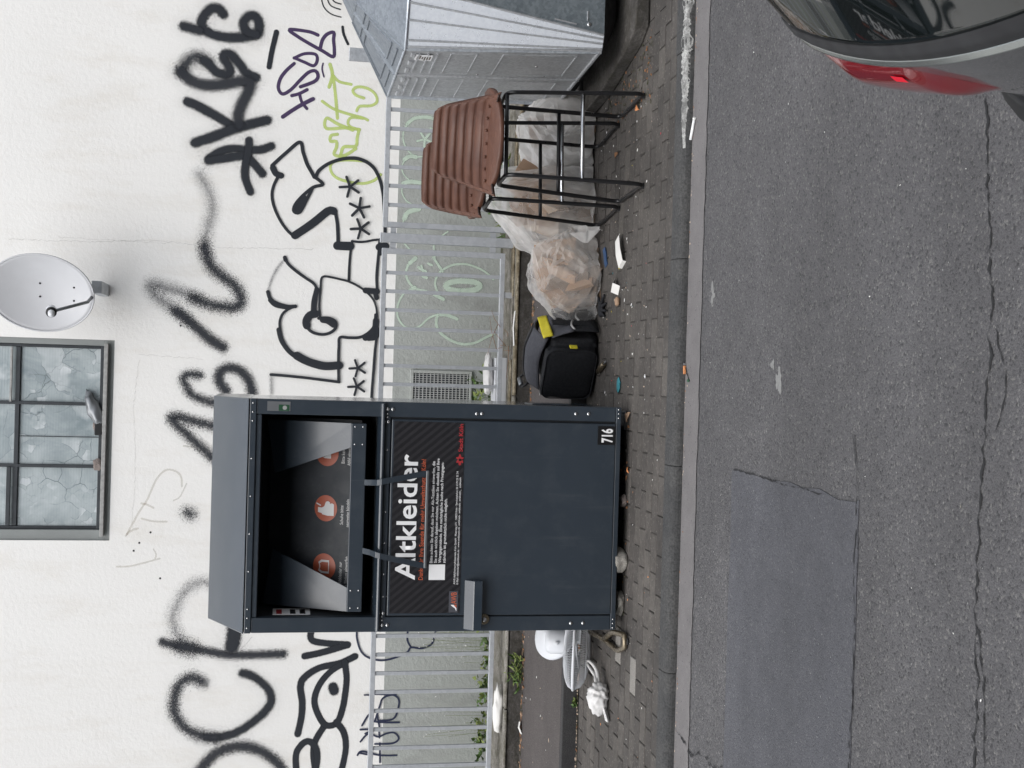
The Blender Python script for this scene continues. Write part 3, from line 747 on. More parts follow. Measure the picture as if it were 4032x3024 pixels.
('M',21,0.5,[(488,631),(413,641),(343,603),(287,518),(261,421),(276,326),(320,242),(352,177)]),
('M',17,0.5,[(661,636),(731,659),(791,645),(840,605),(885,523),(896,416),(870,319),(832,245),(784,193)]),
('M',19,0.5,[(937,679),(886,642),(832,603)]),
('M',14,0.5,[(1096,684),(1014,676),(932,667)]),
('M',14,0.5,[(1032,907),(982,856)]),
('M',43,0.5,[(681,433),(687,529),(717,572),(748,531),(762,436),(754,339),(729,300),(697,338),(681,433)]),
('M',21,0.4,[(855,795),(833,759),(822,735)]),
('M',21,0.4,[(786,758),(775,728)]),
('M',17,0.4,[(888,719),(877,689)]),
('M',17,0.4,[(868,772),(810,753)]),
],
'pale_green_arch_tag':[
('M',29,0.6,[(1975,916),(2016,875),(2036,816),(2041,749),(2024,693),(1984,653),(1901,617)]),
('M',14,0.7,[(1975,916),(1906,944),(1830,938),(1757,893),(1727,842)]),
('M',31,0.5,[(1696,929),(1724,892),(1722,841)]),
('M',10,0.6,[(1722,841),(1733,740),(1731,637)]),
('M',12,0.6,[(1688,929),(1636,949),(1578,930),(1530,878)]),
('M',31,0.5,[(1510,933),(1526,878),(1522,798)]),
('M',12,0.6,[(1502,932),(1442,943),(1377,908),(1346,856)]),
('M',34,0.5,[(1233,916),(1285,888),(1315,804)]),
('M',10,0.6,[(1233,916),(1181,936)]),
('M',9,0.6,[(1351,763),(1371,695)]),
('M',17,0.5,[(1866,773),(1856,806),(1848,832)]),
('M',17,0.5,[(1866,773),(1893,792),(1916,807)]),
('M',17,0.5,[(1866,773),(1893,752),(1915,735)]),
('M',17,0.5,[(1866,773),(1855,742),(1847,716)]),
('M',17,0.5,[(1866,773),(1833,775),(1805,776)]),
('M',20,0.5,[(1953,729),(1946,712)]),
('M',12,0.6,[(1149,569),(1104,628)]),
],
'thin_black_swirl':[
('K',9,0.3,[(2916,1612),(2843,1588),(2794,1534),(2774,1454)]),
('K',9,0.3,[(2920,1569),(2858,1536),(2833,1461)]),
('K',9,0.3,[(2923,1538),(2888,1505),(2876,1457)]),
('K',18,0.3,[(2700,1440),(2642,1429),(2570,1395)]),
],
}

GRAF['dried_vine_trace'] = [('T',13,0.4,[(-896,2558),(-819,2567),(-778,2615),(-776,2683),(-850,2749),(-1004,2812),(-1089,2864),(-1264,2953)]),('T',13,0.4,[(-1030,2852),(-1039,2811),(-1063,2763)]),('T',12,0.4,[(-1144,2849),(-1165,2767),(-1167,2662)]),('T',15,0.4,[(-1274,2960),(-1236,2920),(-1221,2874)]),('T',10,0.4,[(-875,2524),(-974,2569),(-1005,2616)]),('T',12,0.5,[(-587,2552),(-593,2491)]),('T',12,0.5,[(-1511,3020),(-1508,2933),(-1483,2826),(-1448,2706)]),('T',9,0.5,[(-1378,2755),(-1413,2734),(-1448,2740)])]
GL = {'dried_vine_trace': 'tan dried vine traces between window and hood', 'aerosol_tag_right': 'thick soft black spray letters at the right of the wall', 'faded_spray_squiggle': 'faded black spray squiggle below the dish', 'spray_tag_beside_hood': 'fuzzy black spray letters beside the container hood', 'spray_letters_left': 'large soft spray letters at the left of the wall', 'black_bubble_tag': 'thick black bubble letters low at the left', 'purple_marker_tag': 'purple handwritten tag', 'lime_marker_tag': 'lime green handwritten tag', 'outlined_throw_up': 'black outlined hollow letters with stars above the fence', 'navy_marker_tag': 'navy handwritten tag behind the fence', 'pale_green_loop_tag': 'pale green loops on the grey base', 'pale_green_arch_tag': 'pale green arches on the grey base behind the stools', 'thin_black_swirl': 'thin black curls above the metal container'}
base_ = {'outlined_throw_up': .0055, 'lime_marker_tag': .001, 'navy_marker_tag': .0065, 'pale_green_loop_tag': .0055, 'pale_green_arch_tag': .0055}
for nm, st in GRAF.items():
    gr, _ = ribbon(st, base_.get(nm, .001))
    for (c, _k), mb in gr.items():
        o = obj('graffiti', mb, SPRAY[c], house, fix=False); o['label'] = GL[nm]
        ca = o.data.color_attributes.new('edge', 'FLOAT_COLOR', 'POINT')
        arr = np.ones((len(mb.es), 4), 'f'); arr[:, 0] = [e for e, f in mb.es]; arr[:, 1] = [f for e, f in mb.es]; arr[:, 2] = 0
        ca.data.foreach_set('color', arr.ravel())
# hairline cracks in the plaster
def wcrack(pts, w, seed):
    r = random.Random(seed); vs = []; P = []
    for a, b in zip(pts[:-1], pts[1:]):
        n = max(2, int(math.hypot(b[0]-a[0], b[1]-a[1])/.02))
        for i in range(n): t = i/n; P.append((a[0]+(b[0]-a[0])*t+r.uniform(-.006, .006), a[1]+(b[1]-a[1])*t+r.uniform(-.006, .006)))
    for x, z in P: vs += [(x-w*r.uniform(.2, 1), -.0012, z-w*.3), (x+w*r.uniform(.2, 1), -.0012, z+w*.5)]
    obj('plaster_crack', MB().add(vs, [(2*i, 2*i+2, 2*i+3, 2*i+1) for i in range(len(P)-1)]), M['crackc'], house)
M['crackc'] = plain('crack_grey', (.55, .54, .52), .9)
wcrack([(.93, 3.85), (.935, 3.3), (.97, 2.8), (.94, 2.3), (.96, 1.6)], .0022, 1); wcrack([(.96, 3.5), (.95, 2.7)], .0016, 2)
wcrack([(-2.05, 2.0), (-2.2, 2.12), (-2.15, 2.25)], .003, 3); wcrack([(.06, 2.9), (-.3, 2.93), (-.75, 2.9), (-1.2, 2.92)], .002, 4); wcrack([(.1, 2.9), (.08, 2.4)], .002, 5)

# drilled holes left of the container
for (x, z) in ((-1.78, 2.06), (-1.80, 2.06), (-1.80, 2.01), (-1.86, 2.06), (-1.87, 2.01), (-1.79, 1.98), (.33, 2.6), (-1.25, 2.78), (-1.39, 2.9), (-1.33, 2.86), (-1.6, 2.7)):
    m_ = Matrix.Translation((x, -.0012, z)) @ Matrix.Rotation(R(90), 4, 'X'); obj('drill_hole', MB().lathe([(.008, -.0004), (.008, .0004)], m_, 8), M['rubber'], house)
# stones and a broken lamp on the sill
def rock(name, loc, s, mat, seed, label, cat, group=None):
    def fn(d):
        k = 1+.25*noise.noise(d*1.7+Vector((seed, 0, 0)))+.08*noise.noise(d*5+Vector((0, seed, 0)))
        q = Vector((max(-.72, min(.72, d.x)), max(-.72, min(.72, d.y)), max(-.72, min(.72, d.z))))*1.25
        return Vector((q.x*s[0]*k, q.y*s[1]*k, (q.z+.9)*s[2]*k))
    o = obj(name, blob(3, fn), mat); o.location = loc; o.rotation_euler = (0, 0, seed); return tag(o, label, cat, group)
M['brickstone'] = stone('pinkish_stone', (.2, .165, .15), (.28, .24, .22))
rock('stone', (-.448, WY+.02, 3.155), (.04, .03, .034), M['brickstone'], 1, 'pinkish stone on the window sill below the dark crumpled object', 'stone')
rock('stone', (-.74, WY+.02, 3.155), (.05, .03, .03), M['brickstone'], 2.3, 'pinkish stone on the window sill at the second glazing bar', 'stone')
jk = thing('crumpled_can', 'crumpled dark metal can lying on the window sill', 'can', (-.33, WY+.02, 3.155), .2)
def fn(d):
    k = 1+.35*noise.noise(d*2.2)+.2*abs(noise.noise(d*5)); return Vector((d.x*.14*k, d.y*.03*k, .06+d.z*.05*k+d.x*.055))
obj('can_body', blob(3, fn), M['steel'], jk); obj('can_lid', MB().box(-.19, -.1, -.02, .02, -.005, .05), M['black'], jk, bevel=.006)

# ================================================================== SATELLITE DISH
dish = thing('satellite_dish', 'pale grey satellite dish on the white wall beside the window', 'satellite dish', (.51, WY-.5, 3.53))
dr = Euler((R(-4), R(2), R(-22))).to_matrix().to_4x4()
def dfn(u, v):
    a = 2*math.pi*v; r = u; d = .07*(r*r-1)
    return dr @ Vector((.285*r*math.cos(a), -d*-1*1.0*0+ .07*(1-r*r), .365*r*math.sin(a)))
dm = MB().grid(dfn, 14, 49).mesh('reflector'); bm = bmesh.new(); bm.from_mesh(dm); bmesh.ops.remove_doubles(bm, verts=bm.verts, dist=.0005); bmesh.ops.recalc_face_normals(bm, faces=bm.faces); bm.to_mesh(dm); bm.free()
refl = obj('reflector', dm, M['dish'], dish, solid=.004)
obj('rim', MB().tube([dr @ Vector((.287*math.cos(a), -.002, .367*math.sin(a))) for a in [2*math.pi*i/48 for i in range(48)]], .006, 8, closed=True), M['dish'], dish)
arm = [dr @ Vector((0, .02, -.35)), dr @ Vector((0, -.1, -.345)), dr @ Vector((0, -.36, -.16))]
obj('feed_arm', MB().tube(arm, .012, 8), M['steel'], dish)
mm = Matrix.Translation(arm[2]) @ (dr @ Vector((0, 1, .25))).to_track_quat('Z', 'Y').to_matrix().to_4x4()
lnb = obj('receiver', MB().lathe([(.0, -.06), (.022, -.055), (.022, .0), (.034, .01), (.034, .045), (.02, .06), (0, .062)], mm, 16, caps=False), M['white_plastic'], dish)
obj('collar', MB().lathe([(.036, -.02), (.036, -.002)], mm, 16), M['black'], lnb)
obj('wall_bracket', MB().box(.02, .11, .1, .5, -.40, -.33), M['fence'], dish, bevel=.004)
for (a, b) in ((-.05, .02), (.05, .02), (-.05, -.22), (.05, -.22)):
    p = dr @ Vector((a, .066-.07*((a/.285)**2+(b/.365)**2), b)); obj('screw', MB().lathe([(.007, -.003), (.007, .003)], Matrix.Translation(p) @ Matrix.Rotation(R(90), 4, 'X'), 8), M['black'], dish)

# ================================================================== FENCE
FY = 8.87
def fence_panel(x0, x1, bars, label):
    t = thing('steel_fence', label, 'fence', ((x0+x1)/2, FY, .2), 0, 'galvanised fence panels in front of the house'); c = (x0+x1)/2
    obj('top_rail', MB().box(x0-c, x1-c, -.02, .02, .922, .957), M['fence'], t, bevel=.002)
    obj('bottom_rail', MB().box(x0-c, x1-c, -.02, .02, .069, .102), M['fence'], t, bevel=.002)
    for e in (x0, x1-.038): obj('end_stile', MB().box(e-c, e+.038-c, -.019, .019, .1025, .9215), M['fence'], t, bevel=.002)
    b0 = None
    for b in bars:
        if b0 is None: b0 = o = obj('bar', MB().box(-.013, .013, -.012, .012, .1025, .9215), M['fence'], t, bevel=.002)
        else: o = b0.copy(); COL.objects.link(o); o.parent = t
        o.location = (b-c, 0, 0)
    for e in (x0+.3, x1-.3): obj('foot', MB().box(e-c-.02, e-c+.02, -.015, .015, .0, .068), M['fence'], t)
    return t
fence_panel(1.05, 3.3, [1.21+.1355*i for i in range(15)], 'galvanised fence panel behind the brown stools, right of the post')
fence_panel(-1.12, .90, [.728-.1322*i for i in range(14)], 'galvanised fence panel between the post and the charcoal container')
fence_panel(-3.6, -1.24, [-1.46-.1335*i for i in range(16)], 'galvanised fence panel left of the charcoal container')
for (x, lb) in ((.975, 'wide galvanised fence post between two panels, left of the stools'), (-1.18, 'galvanised fence post hidden behind the charcoal container')):
    t = thing('fence_post', lb, 'post', (x, FY, .2))
    obj('post_tube', MB().box(-.032, .032, -.032, .032, 0, .965), M['fence'], t, bevel=.003)
    obj('post_cap', MB().box(-.034, .034, -.034, .034, .9655, .972), M['fence'], t, bevel=.002)
    for z in (.16, .88):
        for s_ in (.053, -.053): obj('clip', MB().box(s_-.02, s_+.02, -.01, .01, z-.02, z+.02), M['fence'], t)

# ================================================================== TEXT HELPER (writing on things)
def lettering(txt, x0, x1, zbase, zcap, mat, parent, y=-.0012, off=0.0, capch='H', name='lettering', m=None):
    """writing on the x-z plane: left edge, right edge, base line, cap height"""
    cu = bpy.data.curves.new('tmp', 'FONT'); cu.body = txt; cu.size = 1; cu.offset = off; cu.resolution_u = 3
    to = bpy.data.objects.new('tmp', cu); COL.objects.link(to)
    bpy.context.view_layer.update(); dg = bpy.context.evaluated_depsgraph_get()
    me = bpy.data.meshes.new_from_object(to.evaluated_get(dg)); bpy.data.objects.remove(to); bpy.data.curves.remove(cu)
    co = np.empty(len(me.vertices)*3, 'f'); me.vertices.foreach_get('co', co); co = co.reshape(-1, 3)
    a, b = co[:, 0].min(), co[:, 0].max(); cap = .729*1.0
    out = np.zeros_like(co); out[:, 0] = x0+(co[:, 0]-a)/(b-a)*(x1-x0); out[:, 1] = y; out[:, 2] = zbase+co[:, 1]/cap*(zcap-zbase)
    if m is not None:
        out = np.array([tuple(m @ Vector(p)) for p in out], 'f')
    me.vertices.foreach_set('co', out.ravel()); me.update(); me.materials.clear(); me.name = name
    me.materials.append(mat); o = bpy.data.objects.new(name, me); COL.objects.link(o); o.parent = parent
    bm = bmesh.new(); bm.from_mesh(me)
    for f in bm.faces:
        f.normal_update()
    if bm.faces and sum(f.normal.y for f in bm.faces) > 0: bmesh.ops.reverse_faces(bm, faces=bm.faces)
    bm.to_mesh(me); bm.free(); return o

# ================================================================== CLOTHES CONTAINER
CX, CY = -.73, 6.398
con = thing('clothes_container', 'tall charcoal clothes bank with hooded chute and lettered door', 'clothes bank', (CX, CY, 0))
A = M['anthracite']; HW = .592; DP = .985
def cx(x): return x-CX
def cb(name, x0, x1, y0, y1, z0, z1, mat=A, bevel=.004, parent=con): return obj(name, MB().box(cx(x0), cx(x1), y0, y1, z0, z1), mat, parent, bevel=bevel)
xl, xr = -1.322, -.138
# side and back walls, floor, roof
cb('side_wall', xl, xl+.006, .06, DP, .058, 1.99, M['anthracite_gloss']); cb('side_wall', xr-.006, xr, .06, DP, .058, 1.99, M['anthracite_gloss'])
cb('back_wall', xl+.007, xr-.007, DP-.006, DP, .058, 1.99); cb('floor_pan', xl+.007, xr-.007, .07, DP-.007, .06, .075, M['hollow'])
# hood: sloped front, flat top
hood = MB(); y1, zt = .40, 2.188
prof = [(-.012, 1.997), (y1, zt), (DP+.004, zt), (DP+.004, 1.991), (.0, 1.991)]
hood.prism([(cx(xl)-.003, y, z) for y, z in prof], (xr-xl+.006, 0, 0))
obj('hood', hood, M['anthracite_gloss'], con, bevel=.006)
cb('hood_band', xl-.001, xr+.001, -.006, .03, 1.957, 1.9905)
# front posts and rails
cb('front_post', xl, -1.245, 0, .06, .085, 1.9565); cb('front_post', -.215, xr, 0, .06, .085, 1.9565)
cb('top_rail', -1.2445, -.2155, .004, .05, 1.93, 1.9565)
cb('base_rail', xl, xr, -.002, .06, .056, .0845)
# chute ledge: rounded lip proud of the front
lip = MB(); lip.prism([(cx(-1.316), y, z) for y, z in ((.055, 1.345), (-.022, 1.331), (-.027, 1.322), (-.024, 1.312), (-.002, 1.309), (.055, 1.309))], (1.17, 0, 0))
obj('chute_ledge', lip, M['anthracite_gloss'], con, bevel=.004)
cb('door_head', -1.2445, -.2155, .001, .05, 1.279, 1.3085)
# chute hollow
inn = MB(); o_ = .55
inn.add([(cx(-1.2445), .05, 1.346), (cx(-.2155), .05, 1.346), (cx(-.2155), o_, 1.346), (cx(-1.2445), o_, 1.346), (cx(-1.2445), .05, 1.93), (cx(-.2155), .05, 1.93), (cx(-.2155), o_, 1.93), (cx(-1.2445), o_, 1.93)],
        [(0,1,2,3),(7,6,5,4),(3,2,6,7),(0,3,7,4),(1,5,6,2)])
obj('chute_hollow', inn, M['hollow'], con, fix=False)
# swinging drawer: front strip, cheeks, sloped back plate with print
dw = cb('drawer_front', -1.221, -.253, .012, .03, 1.402, 1.479)
cb('drawer_bottom', -1.215, -.259, .031, .3, 1.404, 1.41, A, .001, dw)
def cheek(s):
    if s > 0: q = [(-.253, .025, 1.479), (-.253, .31, 1.905), (-.535, .29, 1.86), (-.378, .025, 1.479)]
    else: q = [(-1.221, .025, 1.479), (-1.098, .025, 1.479), (-.935, .29, 1.86), (-1.23, .31, 1.905)]
    return MB().prism([(cx(x), y, z) for x, y, z in q], (0, .004, -.003))
for s_ in (1, -1): obj('drawer_cheek', cheek(s_), A, dw, bevel=.001)
bp = Matrix.Translation((0, .10, 1.42)) @ Matrix.Rotation(-math.atan2(.28, .41), 4, 'X')     # local x-z plane leaning back
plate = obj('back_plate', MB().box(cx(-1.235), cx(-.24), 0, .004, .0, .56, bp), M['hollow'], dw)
def disc(x, z, r, mat, parent, m, y=-.0015, n=32, nm='print_disc'):
    return obj(nm, MB().add([m @ Vector((cx(x)+r*math.cos(2*math.pi*i/n), y, z+r*math.sin(2*math.pi*i/n))) for i in range(n)], [tuple(range(n))]), mat, parent, fix=False)
def shape(pts, mat, parent, m, y=-.003, nm='print_mark'):
    return obj(nm, MB().add([m @ Vector((p[0], y, p[1])) for p in pts], [tuple(range(len(pts)))]), mat, parent, fix=False)
for x in (-1.018, -.711, -.42): disc(x, .205, .069, M['p_circle'], plate, bp)
boot = [(-.035, -.04), (.028, -.04), (.034, -.028), (.03, -.014), (.004, -.004), (-.004, .012), (-.002, .036), (-.03, .036), (-.036, .0)]
for dx, dz in ((-.004, -.012), (.006, .012)): shape([(cx(-.711)+dx+a*.95, .205+dz+b*.95) for a, b in boot], M['p_pale'], plate, bp, -.003-.001*(dx > 0))
shape([(cx(-.711)+.01, .235), (cx(-.711)+.022, .262), (cx(-.711)+.028, .26), (cx(-.711)+.016, .232)], M['p_pale'], plate, bp, -.005)
sh = [(-.035, -.03), (.035, -.03), (.035, .018), (.022, .036), (.008, .03), (-.008, .03), (-.022, .036), (-.035, .018)]
shape([(cx(-1.018)+a, .205+b) for a, b in sh], M['p_pale'], plate, bp); shape([(cx(-1.018)+a*.7, .203+b*.8) for a, b in sh], M['p_circle'], plate, bp, -.004)
shape([(cx(-.42)+a*.8, .205+b*.8) for a, b in sh], M['p_pale'], plate, bp)
lettering('Schuhe bitte', cx(-.79), cx(-.69), .098, .118, M['p_grey'], plate, -.0015, .01, m=bp); lettering('paarweise bündeln', cx(-.80), cx(-.655), .062, .082, M['p_grey'], plate, -.0015, .01, m=bp)
lettering('Altkleider nur', cx(-1.1), cx(-.985), .098, .118, M['p_grey'], plate, -.0015, .01, m=bp); lettering('in Säcken einwerfen', cx(-1.115), cx(-.955), .062, .082, M['p_grey'], plate, -.0015, .01, m=bp)
lettering('Bitte keinen', cx(-.47), cx(-.375), .098, .118, M['p_grey'], plate, -.0015, .01, m=bp); lettering('Abfall einwerfen', cx(-.48), cx(-.36), .062, .082, M['p_grey'], plate, -.0015, .01, m=bp)
# stickers inside and on the right post
st = obj('warning_sticker', MB().box(cx(-1.2438), cx(-1.2428), .07, .24, 1.66, 1.85), M['p_white'], con)
for i, (z, mt) in enumerate(((1.82, 'p_red'), (1.75, 'p_black'), (1.70, 'p_black'))):
    obj('sticker_mark', MB().box(cx(-1.2427), cx(-1.2422), .09, .21, z-.016, z+.012), M[mt], st)
ps = obj('inspection_sticker', MB().box(cx(-.198), cx(-.150), -.0015, -.0003, 1.79, 1.905), M['steel'], con)
obj('sticker_field', MB().box(cx(-.197), cx(-.166), -.0025, -.0016, 1.795, 1.848), M['p_green'], ps)
disc(-.181, 1.818, .011, M['p_grey'], ps, Matrix(), -.003)
# door
door = cb('door', -1.2375, -.2265, -.006, .02, .085, 1.2745, A, .005)
for z0, z1, x0, x1 in ((.084, 1.276, -1.2445, -1.2385), (.084, 1.276, -.2255, -.2155)): cb('door_gap', x0, x1, .012, .03, z0, z1, M['hollow'], 0)
sign = cb('sign_panel', -1.225, -.237, -.0085, -.0062, .897, 1.262, M['poster'], 0, door)
T = lambda *a, **k: lettering(a[0], cx(a[1]), cx(a[2]), a[3], a[4], M[a[5]], sign, *a[6:], **k)
T('Altkleider', -1.053, -.405, 1.137, 1.242, 'p_white', -.0098, .016)
T('Danke für Ihre Spende für mehr Umweltschutz in Köln!', -1.053, -.43, 1.094, 1.118, 'p_orange', -.0098, .008)
for i, (t_, xe) in enumerate((('Bitte achten Sie darauf, dass Sie nur Alt-Textilien einwerfen, die', -.44), ('Sie auch wirklich abgeben möchten. Achten Sie ebenfalls auf Ihre', -.425), ('Wertgegenstände. Eine nachträgliche Suche nach Privatgegen-', -.442), ('ständen ist grundsätzlich nicht möglich.', -.632))):
    T(t_, -.965, xe, 1.046-.0225*i, 1.061-.0225*i, 'p_white', -.0098, .012)
T('AWB Abfallwirtschaftsbetriebe Köln GmbH · Maarweg 271 · 50825 Köln · Servicetelefon: 02 21/9 22 22 24', -1.076, -.49, .924, .934, 'p_white', -.0098, .004)
T('E-Mail: altkleider@awbkoeln.de · www.awbkoeln.de  awbkoeln  awbkoeln  awbkoeln_  awbkoeln', -1.076, -.521, .9085, .9185, 'p_white', -.0098, .004)
T('Stadt Köln', -.388, -.244, .905, .927, 'p_red', -.0098, .02)
obj('blank_label', MB().box(cx(-1.053), cx(-.973), -.0098, -.0086, .979, 1.063), M['p_white'], sign)
lg = obj('logo_plate', MB().box(cx(-1.222), cx(-1.112), -.0096, -.0086, .907, .954), M['greycloth'], sign)
lettering('AWB', cx(-1.178), cx(-1.117), .915, .945, M['p_orange'], sign, -.0104, .01)
shape([(cx(-1.215), .914), (cx(-1.182), .914), (cx(-1.182), .945), (cx(-1.192), .935), (cx(-1.2), .922)], M['p_white'], sign, Matrix(), -.0104); shape([(cx(-1.2), .914), (cx(-1.182), .914), (cx(-1.182), .93)], M['p_orange'], sign, Matrix(), -.011)
# double eagle emblem, as a red silhouette
eag = []
for i in range(36):
    a = 2*math.pi*i/36+math.pi/2; k = 1+.28*math.cos(6*a)+.12*math.cos(11*a)+.15*math.cos(2*a); eag.append((cx(-.43)+.021*k*math.cos(a), .918+.018*k*math.sin(a)))
shape(eag, M['p_red'], sign, Matrix(), -.0098); shape([(cx(-.436), .912), (cx(-.43), .906), (cx(-.424), .912), (cx(-.424), .924), (cx(-.436), .924)], M['p_black'], sign, Matrix(), -.0106)
num = obj('number_plate', MB().box(cx(-.338), cx(-.239), -.0085, -.0062, .09, .184), M['p_black'], door)
lettering('716', cx(-.326), cx(-.252), .105, .165, M['p_white'], num, -.0095, .03)
# lock box with sloped top and lock disc
lk = MB().prism([(cx(-1.31), y, z) for y, z in ((-.0065, .875), (-.05, .829), (-.053, .785), (-.0065, .785))], (.257, 0, 0))
lock = obj('lock_cover', lk, M['anthracite_gloss'], con, bevel=.003)
ml = Matrix.Translation((cx(-1.258), 0, .766)) @ Matrix.Rotation(R(90), 4, 'X')
ld = obj('lock_disc', MB().lathe([(.027, 0), (.027, .012), (.024, .014), (.018, .014)], ml, 28), M['bronze'], con); obj('lock_core', MB().lathe([(.012, .013), (.012, .02), (.009, .022)], ml, 16), M['chrome'], ld)
# pull handle: two flat arms and a cross bar
def flat(path, wx, th, mat, nm, parent):
    mb = MB(); P = [Vector(p) for p in path]; vs = []
    for i, p in enumerate(P):
        t = (P[min(i+1, len(P)-1)]-P[max(i-1, 0)]).normalized(); n = Vector((1, 0, 0)).cross(t).normalized()
        for sx, sn in ((-1, -1), (1, -1), (1, 1), (-1, 1)): vs.append(p+Vector((sx*wx/2, 0, 0))+n*sn*th/2)
    fs = [(i*4+j, i*4+(j+1) % 4, i*4+4+(j+1) % 4, i*4+4+j) for i in range(len(P)-1) for j in range(4)]+[(3, 2, 1, 0), tuple(len(vs)-4+j for j in range(4))]
    return obj(nm, mb.add(vs, fs), mat, parent, bevel=.0015)
flat([(cx(-.555), .01, 1.405), (cx(-.552), -.03, 1.372), (cx(-.548), -.075, 1.345), (cx(-.543), -.082, 1.325), (cx(-.497), -.05, 1.088)], .03, .005, A, 'handle_arm', dw)
flat([(cx(-.905), .01, 1.405), (cx(-.908), -.03, 1.372), (cx(-.914), -.075, 1.345), (cx(-.919), -.082, 1.325), (cx(-.975), -.05, 1.088)], .03, .005, A, 'handle_arm', dw)
obj('handle_bar', MB().box(cx(-.985), cx(-.485), -.058, -.046, 1.082, 1.096), M['steel'], dw, bevel=.003)
# bolts and rivets
def bolt_mesh(r, h):
    me = MB().lathe([(r, 0), (r, h*.35), (r*.75, h*.8), (r*.3, h)], Matrix.Rotation(R(90), 4, 'X'), 12).mesh('bolt'); me.materials.append(M['chrome']); return me
b1, b2 = bolt_mesh(.0095, .008), bolt_mesh(.0048, .004)
def bolt(x, z, me, y=0, nm='bolt'): o = bpy.data.objects.new(nm, me); COL.objects.link(o); o.parent = con; o.location = (cx(x), y, z)
for x, z in ((-.189, .835), (-.188, .808), (-.177, .305), (-.176, .236), (-1.284, .300), (-1.284, .234), (-.176, 1.297), (-.176, 1.272), (-1.286, 1.296), (-1.286, 1.27), (-.24, 1.293), (-1.225, 1.293)): bolt(x, z, b1)
for x in [-.16-.0475*0, -.205, -.25, -.44, -.63, -.82, -1.01, -1.2, -1.245, -1.295]: bolt(x, 1.975, b2, -.006, 'rivet')
for x in [-.385, -.545, -.705, -.865, -1.025, -1.14]: bolt(x, 1.294, b2, .001, 'rivet')
for z in (1.297,): 
    for x in (-.2, -.217, -1.243, -1.262): bolt(x, z, b2, 0, 'rivet')
for x in (-.15, -.172, -.195, -1.31, -1.287, -1.265): bolt(x, .071, b2, -.002, 'rivet')
for x in (-.27, -.36, -1.11, -1.2):
    for z in (1.42, 1.46): bolt(x, z, b2, .012, 'rivet')
# feet
for x in (-.21, -1.205):
    for y in (.12, .8): obj('foot', MB().box(cx(x-.03), cx(x+.03), y, y+.1, .0, .059).box(cx(x-.05), cx(x+.05), y-.02, y+.12, -.0, .008), M['steel'], con, bevel=.002)
cb('gas_hatch', xr, xr+.006, .2, .42, .3, .5, A, .002)

# ================================================================== GALVANISED GLASS CONTAINER (right)
gc = thing('glass_bank', 'galvanised sheet metal recycling bank with ridged corner, behind the stools', 'recycling bank', (2.35, 7.0, 0))
gx, gy = 2.35, 7.0
def L3(p): return (p[0]-gx, p[1]-gy, p[2])
zb, zt_ = .205, 1.245
# corner points in plan, bottom and top (left front chamfer narrow below, wide above)
xa, xb = 1.745, 1.70
Bp = [(1.76, 6.46), (1.835, 6.42), (2.9, 6.42), (2.96, 6.46), (2.98, 7.5), (1.70, 7.5)]
Tp = [(1.70, 6.47), (1.985, 6.35), (2.75, 6.35), (2.98, 6.47), (2.98, 7.55), (1.685, 7.56)]
body = MB()
def face4(a, b, nu=2, nv=2):
    return [(L3((a[0][0], a[0][1], zb)), L3((b[0][0], b[0][1], zb)), L3((b[1][0], b[1][1], zt_)), L3((a[1][0], a[1][1], zt_)))]
cor = list(zip(Bp, Tp))
def gq(a, b, t, z, out=0):
    """point on the side between corners a and b: t along, z up"""
    k = (z-zb)/(zt_-zb); A0 = Vector((*[cor[a][0][i]*(1-k)+cor[a][1][i]*k for i in (0, 1)], z)); B0 = Vector((*[cor[b][0][i]*(1-k)+cor[b][1][i]*k for i in (0, 1)], z))
    d = B0-A0; n = Vector((d.y, -d.x, 0)).normalized(); p = A0+d*t+n*out; return L3(p)
names = {0: ('corner_facet', 'galv_skylit'), 1: ('front_sheet', 'galv_front'), 2: ('corner_facet', 'galv'), 3: ('side_sheet', 'galv_dull'), 4: ('back_sheet', 'galv_dull'), 5: ('side_sheet', 'galv_dull')}
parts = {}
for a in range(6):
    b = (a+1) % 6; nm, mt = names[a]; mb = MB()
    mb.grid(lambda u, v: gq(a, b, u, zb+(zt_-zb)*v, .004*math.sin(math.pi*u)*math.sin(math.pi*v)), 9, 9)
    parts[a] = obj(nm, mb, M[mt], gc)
def rib(a, b, t0, z0, t1, z1, w=.012, h=.008, mt='galv_dull', nm='pressed_rib'):
    p0, p1 = Vector(gq(a, b, t0, z0, 0)), Vector(gq(a, b, t1, z1, 0)); n = (Vector(gq(a, b, t0, z0, 1))-p0).normalized(); d = (p1-p0).normalized(); s = d.cross(n)
    mb = MB(); vs = []
    for p, e in ((p0, -1), (p1, 1)):
        for sx, hh in ((-1, -.002), (-.5, h), (.5, h), (1, -.002)): vs.append(p+d*e*0+s*sx*w/2+n*hh)
    return obj(nm, mb.add(vs, [(0,1,5,4),(1,2,6,5),(2,3,7,6),(3,2,1,0),(4,5,6,7)]), M[mt], parts[a], fix=True)
# chamfer ridges (facet sheet painted sky-bright)
for t in (.02, .13, .46, .74, .99): rib(0, 1, t, zb+.004, t, zt_-.004, .014, .007, 'galv_dull')
